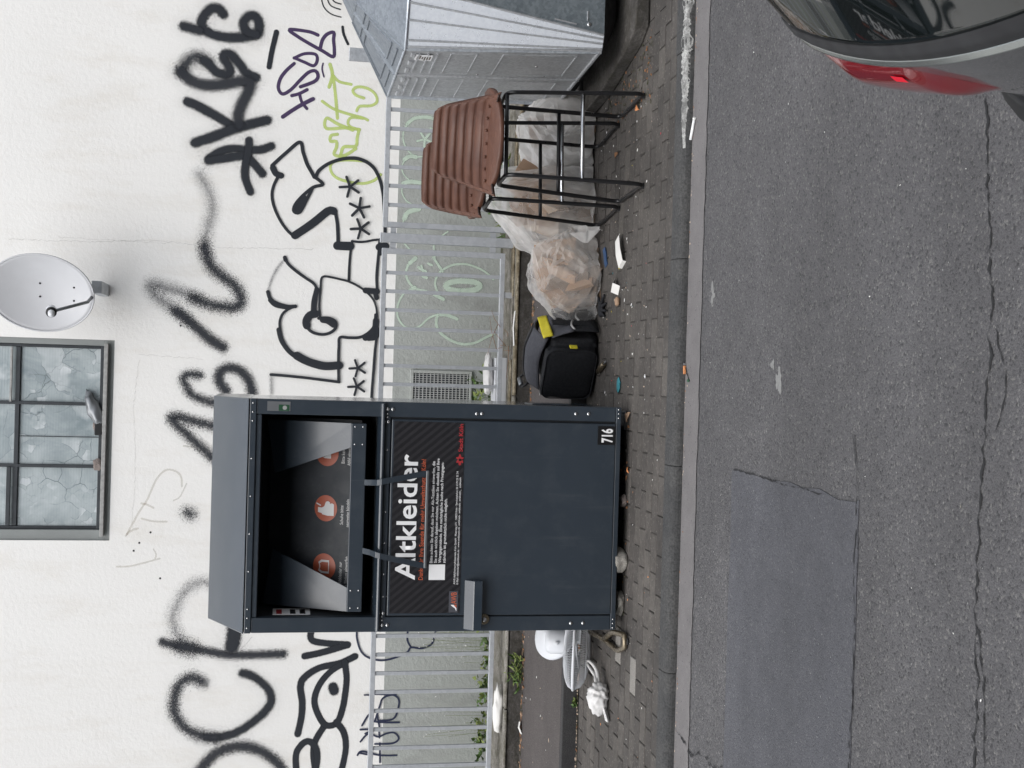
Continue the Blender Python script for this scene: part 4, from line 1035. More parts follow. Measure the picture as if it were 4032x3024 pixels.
# left side: vertical seam, short ribs in two bays, embossed frames
rib(5, 0, .5, zb, .5, zt_, .02, .012)
for t0, t1 in ((.06, .44), (.56, .92)):
    for z in (1.17, 1.12, 1.07): rib(5, 0, t0, z, t1, z, .014, .01)
    rib(5, 0, t0, 1.2, t0+.08, 1.2, .03, .01); rib(5, 0, t0+.15, 1.2, t0+.22, 1.2, .03, .01); rib(5, 0, t0+.3, 1.2, t1, 1.2, .03, .01)
    for z0, z1 in ((.86, 1.0), (.32, .72)):
        for q in ((t0, z0, t1, z0), (t0, z1, t1, z1), (t0, z0, t0, z1), (t1, z0, t1, z1)): rib(5, 0, *q, .01, .006)
rib(5, 0, 0, zb+.01, 1, zb+.01, .022, .012); rib(5, 0, .01, zb, .01, zt_, .02, .014, 'galv'); rib(5, 0, .99, zb, .99, zt_, .02, .012, 'galv')
# front: embossed hand mark and screws
rib(1, 2, .05, .3, .1, .3, .008, .006); rib(1, 2, .02, .36, .02, .48, .01, .006)
def gscrew(a, b, t, z, r=.008): 
    p = Vector(gq(a, b, t, z, 0)); n = (Vector(gq(a, b, t, z, 1))-p).normalized(); obj('screw', MB().lathe([(r, 0), (r, .004), (r*.5, .007)], Matrix.Translation(p) @ n.to_track_quat('Z', 'Y').to_matrix().to_4x4(), 10), M['chrome'], parts[a])
for t, z in ((.05, .27), (.55, .8), (.72, .5), (.97, .9), (.55, .42), (.05, .95)): gscrew(5, 0, t, z)
gscrew(1, 2, .035, .29, .012)
# roof: sloped sheets up to a flat top
zr = 1.49; Rp = [(2.02, 6.82), (2.14, 6.74), (2.6, 6.74), (2.7, 6.82), (2.7, 7.22), (2.02, 7.22)]; Pk = [(2.3, 6.95, 1.66), (2.42, 6.95, 1.66), (2.42, 7.08, 1.66), (2.3, 7.08, 1.66)]
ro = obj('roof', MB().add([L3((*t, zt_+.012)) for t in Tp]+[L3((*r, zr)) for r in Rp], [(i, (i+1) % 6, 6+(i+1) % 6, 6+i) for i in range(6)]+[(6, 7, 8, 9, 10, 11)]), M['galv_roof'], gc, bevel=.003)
obj('roof_cap', MB().add([L3((*r, zr+.002)) for r in Rp]+[L3(p) for p in Pk], [(0, 1, 6), (1, 2, 7, 6), (2, 3, 7), (3, 4, 8, 7), (4, 5, 9, 8), (5, 0, 6, 9), (6, 7, 8, 9)]), M['galv_roof'], gc)
obj('eaves_edge', MB().tube([L3((*t, zt_+.006)) for t in Tp], .009, 6, closed=True), M['galv'], gc)
def roofrib(c0, c1, s0, s1, w=.014, h=.008):
    """ridge on the left roof slope: c along the eaves 0..1, s up the slope 0..1"""
    def P(c, s): 
        a = Vector((*Tp[5], zt_+.012)).lerp(Vector((*Tp[0], zt_+.012)), c); b = Vector((*Rp[5], zr)).lerp(Vector((*Rp[0], zr)), c); return Vector(L3(a.lerp(b, s)))
    n = (P(1, 0)-P(0, 0)).cross(P(.5, 1)-P(.5, 0)).normalized(); n = n if n.z > 0 else -n
    p0, p1 = P(c0, s0), P(c1, s1); d = (p1-p0).normalized(); s = d.cross(n); vs = []
    for p in (p0, p1):
        for sx, hh in ((-1, -.002), (-.5, h), (.5, h), (1, -.002)): vs.append(p+s*sx*w/2+n*hh)
    obj('roof_rib', MB().add(vs, [(0,1,5,4),(1,2,6,5),(2,3,7,6),(3,2,1,0),(4,5,6,7)]), M['galv_roof'], ro)
roofrib(.5, .5, 0, 1, .02, .012); roofrib(.02, .02, 0, 1, .02); roofrib(.97, .97, 0, 1, .02)
for c0, c1 in ((.08, .44), (.56, .9)):
    for s in (.1, .22, .7, .8): roofrib(c0, c1, s, s)
    roofrib(c0, c0, .22, .7); roofrib(c1, c1, .22, .7)
gl = obj('label', MB().box(-.002, .0015, -.055, .055, -.045, .045), M['p_white'], parts[5]); gl.location = L3((1.697, 6.63, 1.14)); gl.rotation_euler = (0, 0, 0)
M['rust_label'] = plain('worn_label_print', (.12, .1, .08), .8, 0, .6, 90)
for i in range(6): obj('label_print', MB().box(-.0035, -.0022, -.045+rnd.uniform(0, .03), .02+rnd.uniform(0, .025), -.036+i*.013, -.029+i*.013), M['rust_label'], gl)
obj('lifting_plate', MB().box(1.89-gx, 1.97-gx, 7.58-gy, 7.60-gy, 1.2, 1.49), M['galv_dull'], gc, bevel=.004)
# dark underside and mossy base slab
ub = obj('base_frame', MB().prism([L3((x, y, .1)) for x, y in ((1.95, 6.62), (2.9, 6.62), (2.95, 7.45), (1.85, 7.45))], (0, 0, .1)), M['rubber'], gc)
obj('skirt', MB().add([L3((*p, zb)) for p in Bp]+[L3(p) for p in ((1.9, 6.62, .11), (1.97, 6.55, .11), (2.8, 6.55, .11), (2.86, 6.6, .11), (2.9, 7.4, .11), (1.78, 7.42, .11))], [(i, (i+1) % 6, 6+(i+1) % 6, 6+i) for i in range(6)]), M['rubber'], gc)
slab = MB(); sp = [(1.86, 6.27), (2.9, 6.27), (2.97, 6.36), (2.97, 7.40), (1.62, 7.40), (1.66, 6.98), (1.79, 6.40)]
slab.prism([L3((x, y, 0.002)) for x, y in sp], (0, 0, .075)); obj('base_slab', slab, M['lowwall'], gc, bevel=.008)

# ================================================================== BAR STOOLS
def make_stool(label, loc, rz, seat_rz, sx=0):
    t = thing('bar_stool', label, 'bar stool', loc, rz, 'brown leather bar stools')
    for s in (-1, 1):
        lp = rounded([(s*.215, -.05, .728), (s*.215, -.165, .728), (s*.24, -.225, .012), (s*.24, .225, .012), (s*.215, .1, .728), (s*.215, -.05, .728)], .05, 5)
        obj('side_frame', MB().tube(lp[:-1], .0115, 10, closed=True), M['black_steel'], t)
        obj('floor_cap', MB().lathe([(.016, 0), (.016, .012)], Matrix.Translation((s*.24, -.19, 0)), 10), M['rubber'], t)
    obj('foot_rest', MB().tube([(-.229, -.198, .335), (.229, -.198, .335)], .011, 10), M['foot_chrome'], t)
    obj('rear_crossbar', MB().tube([(-.229, .168, .38), (.229, .168, .38)], .0105, 10), M['black_steel'], t)
    obj('top_crossbar', MB().tube([(-.215, .08, .726), (.215, .08, .726)], .0105, 8).tube([(-.215, -.14, .726), (.215, -.14, .726)], .0105, 8), M['black_steel'], t)
    obj('seat_mount', MB().box(-.14, .14, -.12, .1, .734, .75), M['black_steel'], t, bevel=.003)
    sr = Matrix.Translation((sx, 0, 0)) @ Matrix.Rotation(seat_rz, 4, 'Z')
    def sg(v, p): return math.copysign(abs(v)**p, v)
    def seatf(d):
        x = sg(d.x, .75); y = sg(d.y, .75); e = math.sqrt(max(0, min(1, d.x*d.x+d.y*d.y)))
        wd = .272-.02*max(0, y)
        z = .783+.033*sg(d.z, .6)*(1-.15*e)+(.03*x*x if d.z > 0 else .02*x*x)-.012*max(0, -y)**2
        if d.z > 0: z += .006*abs(noise.noise((x*3.5, y*14, 1)))-.003
        return sr @ Vector((.015+x*wd, -.03+y*.225, z))
    seat = obj('seat', blob(5, seatf), M['leather'], t)
    NCH = 7
    def backf(u, v):
        uu = u*2-1; sh = sg(uu, .93)
        vv = v
        wd = (.262*(1-vv)**1.0+.185*vv)*(1-.10*max(0, (vv-.86)/.14)**2)
        corner = max(0, abs(uu)-.86)/.14
        z = .786+.28*vv-.03*corner*corner*vv+.01*abs(uu)*(1-vv)
        k = .11*(1-vv)**1.3+.06
        y = -.1+.33*vv**.6-k*abs(uu)**2.3
        ch = abs(math.sin(math.pi*(vv*NCH)))**.42
        dep = .021*ch*(1-.5*corner)
        fold = .003*noise.noise((uu*3, vv*5, 2))
        # inner (front) side bulges to the sitter
        ed = min(1, (1-abs(uu))/.09, (1-vv)/.07); rnd_ = .024*(1-math.sqrt(max(0, 1-(1-ed)**2)))
        n = Vector((0, -.85, .5))
        px = Vector((sh*wd, y, z))+n*((dep+fold)*min(1, ed*1.6)-rnd_)
        return sr @ px
    def backo(u, v):
        uu = u*2-1; wd = (.262*(1-v)+.185*v)*(1-.10*max(0, (v-.86)/.14)**2)+.002; z = .782+.286*v-.03*(max(0, abs(uu)-.86)/.14)**2*v; k = .11*(1-v)**1.3+.06
        return sr @ Vector((sg(uu, .93)*wd, -.1+.33*v**.6-k*abs(uu)**2.3+.032, z))
    nu, nv = 41, 64
    mb = MB().grid(backf, nu, nv).grid(backo, nu, nv); o = nu*nv; rim = [i*nv for i in range(nu)]+[(nu-1)*nv+j for j in range(1, nv)]+[i*nv+nv-1 for i in range(nu-2, -1, -1)]+[j for j in range(nv-2, 0, -1)]
    for a, b in zip(rim, rim[1:]+rim[:1]): mb.f.append((a, b, b+o, a+o)); mb.sm.append(True)
    back = obj('backrest', mb, M['leather'], t)
    for s in (.045, .955): obj('seam', MB().tube([backf(s, .05+.9*j/14)+Vector((0, -.002, 0)) for j in range(15)], .003, 6), M['leather'], back)
    obj('seat_seam', MB().tube([backf(.03+.94*j/30, .0)+Vector((0, -.004, .004)) for j in range(31)], .0055, 6), M['leather_dark'], back)
    for i in range(7):
        p = backf(.14+.12*i, .07)+Vector((0, -.004, .004)); mt = Matrix.Translation(p) @ Matrix.Rotation(R(90), 4, 'X')
        obj('button', MB().lathe([(.008, -.004), (.008, .003), (.005, .006)], mt, 10), M['leather'], back)
    return t
make_stool('brown leather bar stool with channelled back, front one of the two', (1.255, 6.50, 0), R(4), R(-15), -.02)
make_stool('brown leather bar stool with channelled back, half hidden behind the front one', (1.185, 6.975, 0), R(7), R(-10), -.035)

# ================================================================== CLEAR BAGS OF CARDBOARD
def ridged(p, f, seed):
    v = 0; a = 1
    for i in range(3):
        v += a*(1-abs(noise.noise(p*f+Vector((seed, seed*1.7, 0)))*2)); a *= .5; f *= 2.1
    return v
def film_bag(name, label, loc, rad, seed, lean=(0, 0), neck=None, group='clear bags of cardboard', npt=26, mt='film'):
    """film pulled taut over the corners of what is inside: hull of scattered corners, slightly softened"""
    r = random.Random(seed); bm = bmesh.new()
    for i in range(npt):
        z = r.uniform(-1, 1); a = r.uniform(0, 6.283); k = math.sqrt(max(0, 1-z*z)); d = Vector((k*math.cos(a), k*math.sin(a), z))*r.uniform(.82, 1.06)
        zz = rad[2]*.5*(1+max(-1, d.z*1.15)); bm.verts.new((d.x*rad[0]+lean[0]*zz, d.y*rad[1]+lean[1]*zz, max(.004, zz)))
    for i in range(7):
        a = 6.283*i/7+seed; bm.verts.new((.8*rad[0]*math.cos(a), .8*rad[1]*math.sin(a), .003))
    ret = bmesh.ops.convex_hull(bm, input=bm.verts)
    bmesh.ops.delete(bm, geom=[v for v in bm.verts if not v.link_faces], context='VERTS')
    bmesh.ops.triangulate(bm, faces=bm.faces)
    bmesh.ops.subdivide_edges(bm, edges=bm.edges, cuts=5, use_grid_fill=True)
    bmesh.ops.triangulate(bm, faces=bm.faces)
    for _ in range(1): bmesh.ops.smooth_vert(bm, verts=bm.verts, factor=.5, use_axis_x=True, use_axis_y=True, use_axis_z=True)
    bm.normal_update(); S = Vector((seed, 0, 0))
    for v in bm.verts:
        p = v.co; n = v.normal.copy()
        # long folds running up the bag, and small crumples
        ang = math.atan2(p.y, p.x); f = abs(noise.noise(Vector((ang*2.6, p.z*2.0, seed))))*-.03+abs(noise.noise(Vector((ang*6, p.z*4.5, seed+3))))*-.03+.014*noise.noise(Vector((p.x*17, p.y*17, p.z*9))+S)+r.uniform(-.004, .004)
        v.co = p+n*f
        if v.co.z < .003: v.co.z = .003
    bmesh.ops.recalc_face_normals(bm, faces=bm.faces)
    me = bpy.data.meshes.new('film'); bm.to_mesh(me); bm.free(); me.polygons.foreach_set('use_smooth', [False]*len(me.polygons))
    t = thing(name, label, 'plastic bag', loc, 0, group)
    obj('film', me, M[mt], t)
    if neck:
        nk = Vector(neck); base = Vector(neck)*.8
        def nf(u, v):
            a = 2*math.pi*v; r_ = .018+.07*u+.02*u*math.sin(a*3+seed)+.015*u*math.sin(a*7)
            ax = (nk-base).normalized(); sx = ax.orthogonal().normalized(); sy = ax.cross(sx)
            return base+(nk-base)*(u*1.35)+sx*r_*math.cos(a)*1.2+sy*r_*math.sin(a)*.5
        obj('gathered_neck', MB().grid(nf, 8, 33), M['film'], t)
    return t
def scraps(loc, rad, n, seed, label, lean=(0, 0)):
    r = random.Random(seed)
    for i in range(n):
        a, b = r.uniform(.12, .24), r.uniform(.16, .32); th = r.choice((.004, .005, .006, .03))
        px, py, pz = r.uniform(-.36, .36)*rad[0], r.uniform(-.4, .2)*rad[1], rad[2]*(.12+.62*(i+.5)/n)
        k = math.sqrt(max(.15, 1-((pz/rad[2]-.42)/.6)**2)); px *= k; py *= k
        mb = MB(); fl = r.uniform(.3, 1.1)
        mb.box(-a/2, a/2, -b/2, b/2, -th/2, th/2)
        if th < .01:                       # a folded flap
            m = Matrix.Translation((a/2, 0, 0)) @ Matrix.Rotation(fl, 4, 'Y'); mb.box(.001, a*.6, -b/2, b/2, -th/2, th/2, m)
        o = obj('cardboard_piece', mb, M[r.choice(('card_dark', 'card_dark', 'card')) if i < n*.45 else r.choice(('card', 'card', 'card_pale', 'card_dark'))], bevel=.0015)  # low pieces mostly dark card, painting in the shade low in the bags
        o.location = Vector(loc)+Vector((px+lean[0]*pz, py+lean[1]*pz, pz)); o.rotation_euler = (r.uniform(.5, 1.5), r.uniform(-.7, .7), r.uniform(-.9, .9))
        tag(o, label, 'cardboard', label+' (pieces)')
BA = (1.52, 7.49, .0); BB = (1.07, 7.46, .0); BC = (.60, 7.26, .0)
film_bag('clear_bag', 'milky clear bag of cardboard under the front stool, beside the metal bank', BA, (.34, .25, .47), 3, (-.1, .1), mt='film_white')
scraps(BA, (.26, .18, .33), 9, 3, 'cardboard piece in the bag beside the metal bank', (-.1, .1))
film_bag('clear_bag', 'tall clear bag of cardboard behind the left legs of the stools', BB, (.36, .28, .66), 11, (.06, .12), mt='film_mid')
scraps(BB, (.28, .2, .54), 16, 5, 'cardboard piece in the tall bag behind the stools', (.06, .12))
film_bag('clear_bag', 'slumped clear bag of cardboard between the stools and the tool bag', BC, (.34, .26, .39), 23, (.02, .12), (.27, -.14, .12))
scraps(BC, (.28, .22, .34), 16, 8, 'cardboard piece in the slumped bag beside the tool bag', (.02, .12))

# ================================================================== TOOL BAG
tb = thing('tool_bag', 'black and grey fabric tool bag with yellow trim', 'tool bag', (.10, 7.25, 0), R(-33))
# local: front panel faces -y (left front), right end faces +x
def rpoly(w, h, r, n=5):
    P = []
    for cx_, cz_, a0 in ((w/2-r, r, -90), (w/2-r, h-r, 0), (-w/2+r, h-r, 90), (-w/2+r, r, 180)):
        for k in range(n+1): a = R(a0+90*k/n); P.append((cx_+r*math.cos(a), cz_+r*math.sin(a)))
    return P
def soft(mb_fn, seed, amt):
    return mb_fn
front = MB()
def pad(x0, x1, z0, z1, y0, y1, seed, bul=.02, nx=14, nz=14):
    """soft fabric block: rounded box with bulging faces"""
    def fn(d):
        p = Vector([math.copysign(abs(c)**.28, c) for c in d])
        k = 1+.06*noise.noise(d*3+Vector((seed, 0, 0)))
        x = (x0+x1)/2+(x1-x0)/2*p.x*k; z = (z0+z1)/2+(z1-z0)/2*p.z*k; y = (y0+y1)/2+(y1-y0)/2*p.y*k
        y += math.copysign(bul, d.y)*max(0, (1-p.x*p.x))*max(0, (1-p.z*p.z))
        return Vector((x, y, max(0.002, z)))
    return blob(4, fn)
obj('main_body', pad(-.17, .2, .0, .30, -.06, .2, 3), M['blackcloth'], tb)
obj('front_pocket', pad(-.175, .16, .02, .325, -.12, -.05, 7, .012), M['blackcloth'], tb)
obj('pocket_piping', MB().tube([(x-.008, -.118, z+.02) for x, z in rpoly(.33, .30, .05)], .004, 6, closed=True), M['blackcloth'], tb)
obj('side_pocket', pad(-.20, -.15, .0, .22, -.07, .17, 9, .01), M['blackcloth'], tb)
# grey lid with dark zip line
def lid(u, v):
    x = -.16+.36*u; y = -.05+.26*v; h = .295+.11*math.sin(math.pi*min(1, v*.8+.12))**.8-.03*(2*u-1)**2
    return Vector((x, y, h+.006*noise.noise((x*9, y*9, 0))))
ld_ = obj('lid', MB().grid(lid, 18, 18), M['greycloth'], tb, solid=.012)
obj('zip', MB().tube([lid(i/20, .52)+Vector((0, 0, .008)) for i in range(21)], .009, 6), M['black'], ld_); obj('zip', MB().tube([lid(i/20, .62)+Vector((0, 0, .008)) for i in range(21)], .006, 6), M['black'], ld_)
# end flap: grey with yellow edge and black pockets below, facing right
def flap(x0, y0, y1, z0, z1, sl, m, nm, out):
    mb = MB(); mb.grid(lambda u, v: Vector((x0+out+sl*(1-v)+.004*math.sin(6*u+3*v), y0+(y1-y0)*u, z0+(z1-z0)*v)), 8, 6); return obj(nm, mb, M[m], tb, solid=.008)
flap(.20, -.06, .17, .29, .345, .02, 'yellow', 'yellow_band', .004); flap(.20, -.065, .18, .17, .295, .05, 'greycloth', 'end_flap', .012)
flap(.20, -.06, .18, .02, .18, .0, 'blackcloth', 'end_pocket', .06); obj('webbing', MB().box(.262, .27, .0, .05, .05, .29), M['blackcloth'], tb, bevel=.002)
obj('buckle', MB().box(.245, .262, .03, .09, .215, .255), M['black'], tb, bevel=.003)
for z, y0 in ((.165, -.05), (.12, .05)): obj('pale_trim', MB().tube([(.268, y0+.02*i, z+.012*math.sin(i*.7)) for i in range(6)], .007, 6), M['p_grey'], tb)
obj('yellow_tab', MB().box(.18, .192, -.128, -.1, .15, .195), M['yellow'], tb, bevel=.003)
hb = obj('carry_handle', MB().tube(rounded([(-.18, .06, .36), (-.22, .06, .40), (-.22, .17, .40), (-.18, .17, .36)], .02), .008, 8), M['black'], tb); obj('handle_grip', MB().tube([(-.22, .075, .40), (-.22, .155, .40)], .015, 10), M['steel'], hb)
wt = thing('wooden_grip', 'worn wooden tool grip lying in front of the tool bag', 'tool grip', (.075, 7.0, .018), R(-70)); obj('grip', MB().tube([(-.07, 0, 0), (-.03, 0, .002), (.03, 0, .002), (.07, 0, 0)], [.012, .017, .016, .013], 12), M['bronze'], wt); obj('tang', MB().tube([(.07, 0, 0), (.11, 0, 0)], .005, 8), M['steel'], wt)

# ================================================================== FAN HEAD, BRONZE CHAIR LEG, TIED BAG (left)
fan = thing('table_fan', 'white electric fan lying face down beside the container', 'fan', (-1.575, 7.06, 0), R(15))
tilt = Matrix.Rotation(R(-15), 4, 'X') @ Matrix.Rotation(R(5), 4, 'Y')
def cage(R0, zz0, zz1, n, m):
    mb = MB()
    for k in range(n):
        a = 2*math.pi*k/n; p = [m @ Vector((R0*f*math.cos(a+.25*f), R0*f*math.sin(a+.25*f), zz0+(zz1-zz0)*math.sqrt(max(0, 1-f**2.6)))) for f in (.25, .45, .65, .82, .93, 1)]
        mb.tube(p, .0014, 4, caps=False)
    for f in (.45, .72):
        mb.tube([m @ Vector((R0*f*math.cos(2*math.pi*j/40), R0*f*math.sin(2*math.pi*j/40), zz0+(zz1-zz0)*math.sqrt(max(0, 1-f**2.6)))) for j in range(40)], .002, 5, closed=True)
    return mb
mf = Matrix.Translation((0, 0, .115)) @ tilt
obj('rear_cage', cage(.225, .0, .06, 90, mf), M['white_plastic'], fan); obj('front_cage', cage(.225, -.012, -.095, 90, mf), M['white_plastic'], fan)
obj('cage_ring', MB().tube([mf @ Vector((.226*math.cos(2*math.pi*j/56), .226*math.sin(2*math.pi*j/56), -.005)) for j in range(56)], .009, 8, closed=True), M['white_plastic'], fan)
for k in range(3):
    def blade(u, v, k=k):
        a = 2*math.pi*k/3+(v-.5)*1.5*(1-.25*u)+.5*u; r = .04+.155*u; return mf @ Vector((r*math.cos(a), r*math.sin(a), -.02+.03*(v-.5)))
    obj('blade', MB().grid(blade, 8, 10), M['white_plastic'], fan, solid=.003)
obj('motor_housing', MB().lathe([(.07, .045), (.074, .055), (.074, .14), (.06, .162), (.03, .17), (0, .171)], mf @ Matrix.Translation((.045, 0, 0)), 28, caps=False), M['white_plastic'], fan)
obj('knob', MB().lathe([(.012, 0), (.012, .012), (.008, .016)], mf @ Matrix.Translation((.03, -.073, .1)) @ Matrix.Rotation(R(90), 4, 'X'), 14), M['white_plastic'], fan)
mb_ = Matrix.Translation((.10, .17, .19)) @ Matrix.Rotation(R(38), 4, 'X') @ Matrix.Rotation(R(12), 4, 'Y')
obj('stand_foot', MB().lathe([(0, .055), (.05, .05), (.075, .03), (.12, .018), (.148, .004), (.15, -.01), (.14, -.014)], mb_, 36, caps=False), M['white_plastic'], fan, solid=.004)
obj('stand_neck', MB().tube([(.045, .0, .23), (.07, .06, .24), (.10, .15, .22)], .026, 12), M['white_plastic'], fan)
br = thing('chair_leg', 'bronze coloured bent metal chair leg at the left foot of the container', 'chair leg', (-1.42, 6.5, 0))
P_ = [(-.03, .5, .05), (-.022, .21, .024), (-.034, -.02, .017), (.02, -.165, .017), (.082, -.16, .02), (.062, .02, .035), (-.012, .19, .036)]
obj('bent_tube', MB().tube(rounded(P_, .05, 5), .015, 12), M['bronze'], br); obj('end_cap', MB().lathe([(.02, 0), (.02, .012)], Matrix.Translation((.05, -.165, .0)), 12), M['rubber'], br)
wb = thing('tied_bag', 'small white knotted plastic bag on the pavers', 'plastic bag', (-1.75, 6.72, 0))
def wbf(d):
    k = .8+.28*ridged(d*1.0, 2.2, 4); x = d.x*.062*k; 
    if d.x < -.2: x -= .03*(-d.x-.2)*2
    return Vector((x, d.y*.06*k*(1-.35*max(0, -d.x)), max(.003, .05+d.z*.058*k)))
obj('bag_body', blob(4, wbf), M['white_bag'], wb)
def tail(u, v):
    a = 2*math.pi*v; r = .012+.014*u+.006*math.sin(3*a); return Vector((-.055-.075*u, -.03-.035*u+r*math.cos(a)*.9, .03-.018*u+r*.45*math.sin(a)))
obj('torn_corner', MB().grid(tail, 6, 15), M['white_bag'], wb, solid=.002)
lo_ = [(.045, .0, .06), (.075, .03, .06), (.085, .08, .05), (.105, .15, .06), (.14, .19, .08), (.155, .16, .07), (.135, .10, .05), (.10, .06, .04), (.06, .02, .05)]
obj('bag_handle', MB().tube(rounded(lo_, .03, 3), [.014-.006*math.sin(math.pi*i/(len(rounded(lo_, .03, 3))-1)) for i in range(len(rounded(lo_, .03, 3)))], 7), M['white_bag'], wb)

# ================================================================== SMALL LITTER
def sheet(name, label, cat, loc, rz, segs, wid, mat, group=None, th=.0015):
    """folded strip: segs = (length, fold angle in degrees) along local x"""
    t = MB(); x, z, a = 0, 0, 0; pts = [(0, 0)]
    for L, f in segs:
        a += R(f); x += L*math.cos(a); z += L*math.sin(a); pts.append((x, z))
    mz = min(p[1] for p in pts); cxm = sum(p[0] for p in pts)/len(pts)
    vs = []
    for i, (px, pz) in enumerate(pts): vs += [(px-cxm, -wid/2+.004*math.sin(i*2.3), pz-mz+.002), (px-cxm, wid/2+.004*math.sin(i*1.7), pz-mz+.002)]
    o = obj(name, t.add(vs, [(2*i, 2*i+2, 2*i+3, 2*i+1) for i in range(len(pts)-1)]), mat, solid=th); o.location = loc; o.rotation_euler = (0, 0, rz); return tag(o, label, cat, group)
sheet('card_sleeve', 'long folded white card sleeve on the pavers in front of the bags', 'card', (.72, 6.66, 0), R(24), [(.02, 70), (.075, -62), (.085, -10), (.01, -40)], .085, M['paper'])
sheet('card_sleeve', 'short bent white card piece left of the long card sleeve', 'card', (.535, 6.755, 0), R(55), [(.05, 42), (.045, -70), (.01, -20)], .06, M['paper'])
bpk = sheet('snack_packet', 'flattened dark blue printed packet beside the slumped bag', 'packet', (.72, 7.02, 0), R(20), [(.03, 8), (.05, -6), (.03, 5)], .05, M['blue'], th=.004)
def crumple(name, label, cat, loc, rad, mat, seed, group=None, amt=.5):
    def fn(d):
        k = .65+amt*ridged(d, 1.6, seed)*.4; return Vector((d.x*rad[0]*k, d.y*rad[1]*k, max(.001, rad[2]*.8+d.z*rad[2]*k)))
    o = obj(name, blob(3, fn), mat); o.location = loc; return tag(o, label, cat, group)
gv = thing('work_glove', 'black fabric glove lying on the pavers beside the tool bag', 'glove', (.42, 7.06, 0), R(20))
pal = MB(); 
def gf(d): return Vector((d.x*.05*(1+.1*noise.noise(d*4)), d.y*.045, max(.002, .014+d.z*.014)))
obj('palm', blob(3, gf), M['blackcloth'], gv)
for i, (a, L) in enumerate(((-60, .075), (-95, .085), (-118, .08), (-140, .062), (15, .06))):
    a = R(a); c = Vector((.03*math.cos(a), .03*math.sin(a), .012)); e = Vector((math.cos(a), math.sin(a), 0)); obj('finger', MB().tube([c, c+e*L*.5+Vector((0, 0, .006)), c+e*L], [.0105, .0095, .006], 8), M['blackcloth'], gv)
crumple('crumpled_wrapper', 'brown crumpled paper scrap on the pavers', 'paper scrap', (.445, 6.70, 0), (.03, .025, .018), M['card'], 2)
crumple('tissue', 'flattened teal tissue on the pavers before the tool bag', 'tissue', (-.02, 6.66, 0), (.05, .038, .006), M['teal'], 6)
rock('concrete_lump', (-.953, 6.44, 0), (.062, .05, .036), M['stone'], 1.1, 'pale rounded concrete lump under the container front', 'stone')
rock('concrete_lump', (-1.19, 6.47, 0), (.05, .06, .02), M['stone'], 4.2, 'flat grey concrete piece under the left front foot of the container', 'stone')
rock('brown_stone', (-.64, 6.46, 0), (.03, .028, .016), M['brickstone'], 2.2, 'small brown stone in the gap under the container', 'stone')
def leaf(loc, rz, L, mat, label, group, curl=.4):
    def fn(u, v):
        w_ = L*.32*math.sin(math.pi*min(1, u*.95+.05))*(v*2-1); return Vector((L*(u-.5), w_, .004+curl*L*.35*(abs(v*2-1)**2)+.15*L*math.sin(3*u)**2))
    o = obj('fallen_leaf', MB().grid(fn, 7, 5), mat, solid=.001); o.location = loc; o.rotation_euler = (0, 0, rz); return tag(o, label, 'leaf', group)
leaf((1.466, 6.433, 0), 1, .05, M['orange'], 'orange dry leaf at the right front foot of the front stool', None)
leaf((1.28, 6.83, 0), 2, .05, M['leafdead'], 'dark brown dry leaf under the stools', None); leaf((-.47, 6.41, 0), .4, .035, M['orange'], 'small orange leaf before the container', None)
leaf((-.19, 6.43, 0), 2.4, .07, M['card'], 'tan dry leaf at the right foot of the container', None)
cg = thing('plastic_tube', 'white plastic tube lying in the gutter below the kerb', 'tube', (1.205, 5.655, RZ+.012), R(-28)); obj('tube_wall', MB().tube([(-.05, 0, 0), (.05, 0, 0)], .007, 10), M['p_white'], cg); obj('tube_cap', MB().tube([(.05, 0, 0), (.058, 0, 0)], .0085, 10), M['paper'], cg)
lt = thing('lighter', 'orange pocket lighter in the gutter', 'lighter', (.066, 5.668, RZ+.012), R(8)); obj('lighter_body', MB().box(-.022, .018, -.006, .006, -.006, .006), M['orange'], lt, bevel=.003); obj('lighter_head', MB().box(.019, .03, -.006, .006, -.006, .006), M['chrome'], lt, bevel=.001)
wi = thing('ear_bud', 'thin black wire with a green bead in the gutter', 'wire', (.05, 5.64, RZ+.006)); obj('wire', MB().tube([(.03, .03, 0), (.0, .0, .004), (-.03, -.022, 0)], .0022, 6), M['black'], wi); obj('bead', blob(2, lambda d: Vector((-.036, -.026, .003))+d*.008), M['p_green'], wi)
# torn card box and cloth behind the fence, flat white strip, bundle on the plinth at the left
bx_ = thing('white_box', 'white foam box on the plinth behind the fence, right of the container', 'box', (-.02, 9.02, .202)); obj('box_shell', MB().box(-.19, .17, 0, .16, 0, .075), M['white_plastic'], bx_, bevel=.006)
obj('box_lid', MB().box(-.19, .17, -.004, .165, .0755, .088), M['white_plastic'], bx_, bevel=.004)
crumple('white_cloth', 'crumpled pale cloth on the foam box behind the fence', 'cloth', (.03, 9.12, .29), (.18, .08, .045), M['white_bag'], 5)
sheet('paper_strip', 'long torn white paper strip on the plinth edge', 'paper', (.36, 8.735, .206), R(4), [(.13, 3), (.12, -8)], .04, M['paper'])
crumple('white_sheeting', 'crumpled white plastic sheeting on the plinth at the far left', 'sheeting', (-2.38, 8.83, .2), (.19, .05, .04), M['paper'], 9, amt=.7)
sheet('paper_scrap', 'small white paper scrap at the foot of the plinth, far left', 'paper', (-2.48, 8.66, .09), .3, [(.05, 20), (.04, -30)], .05, M['paper'])
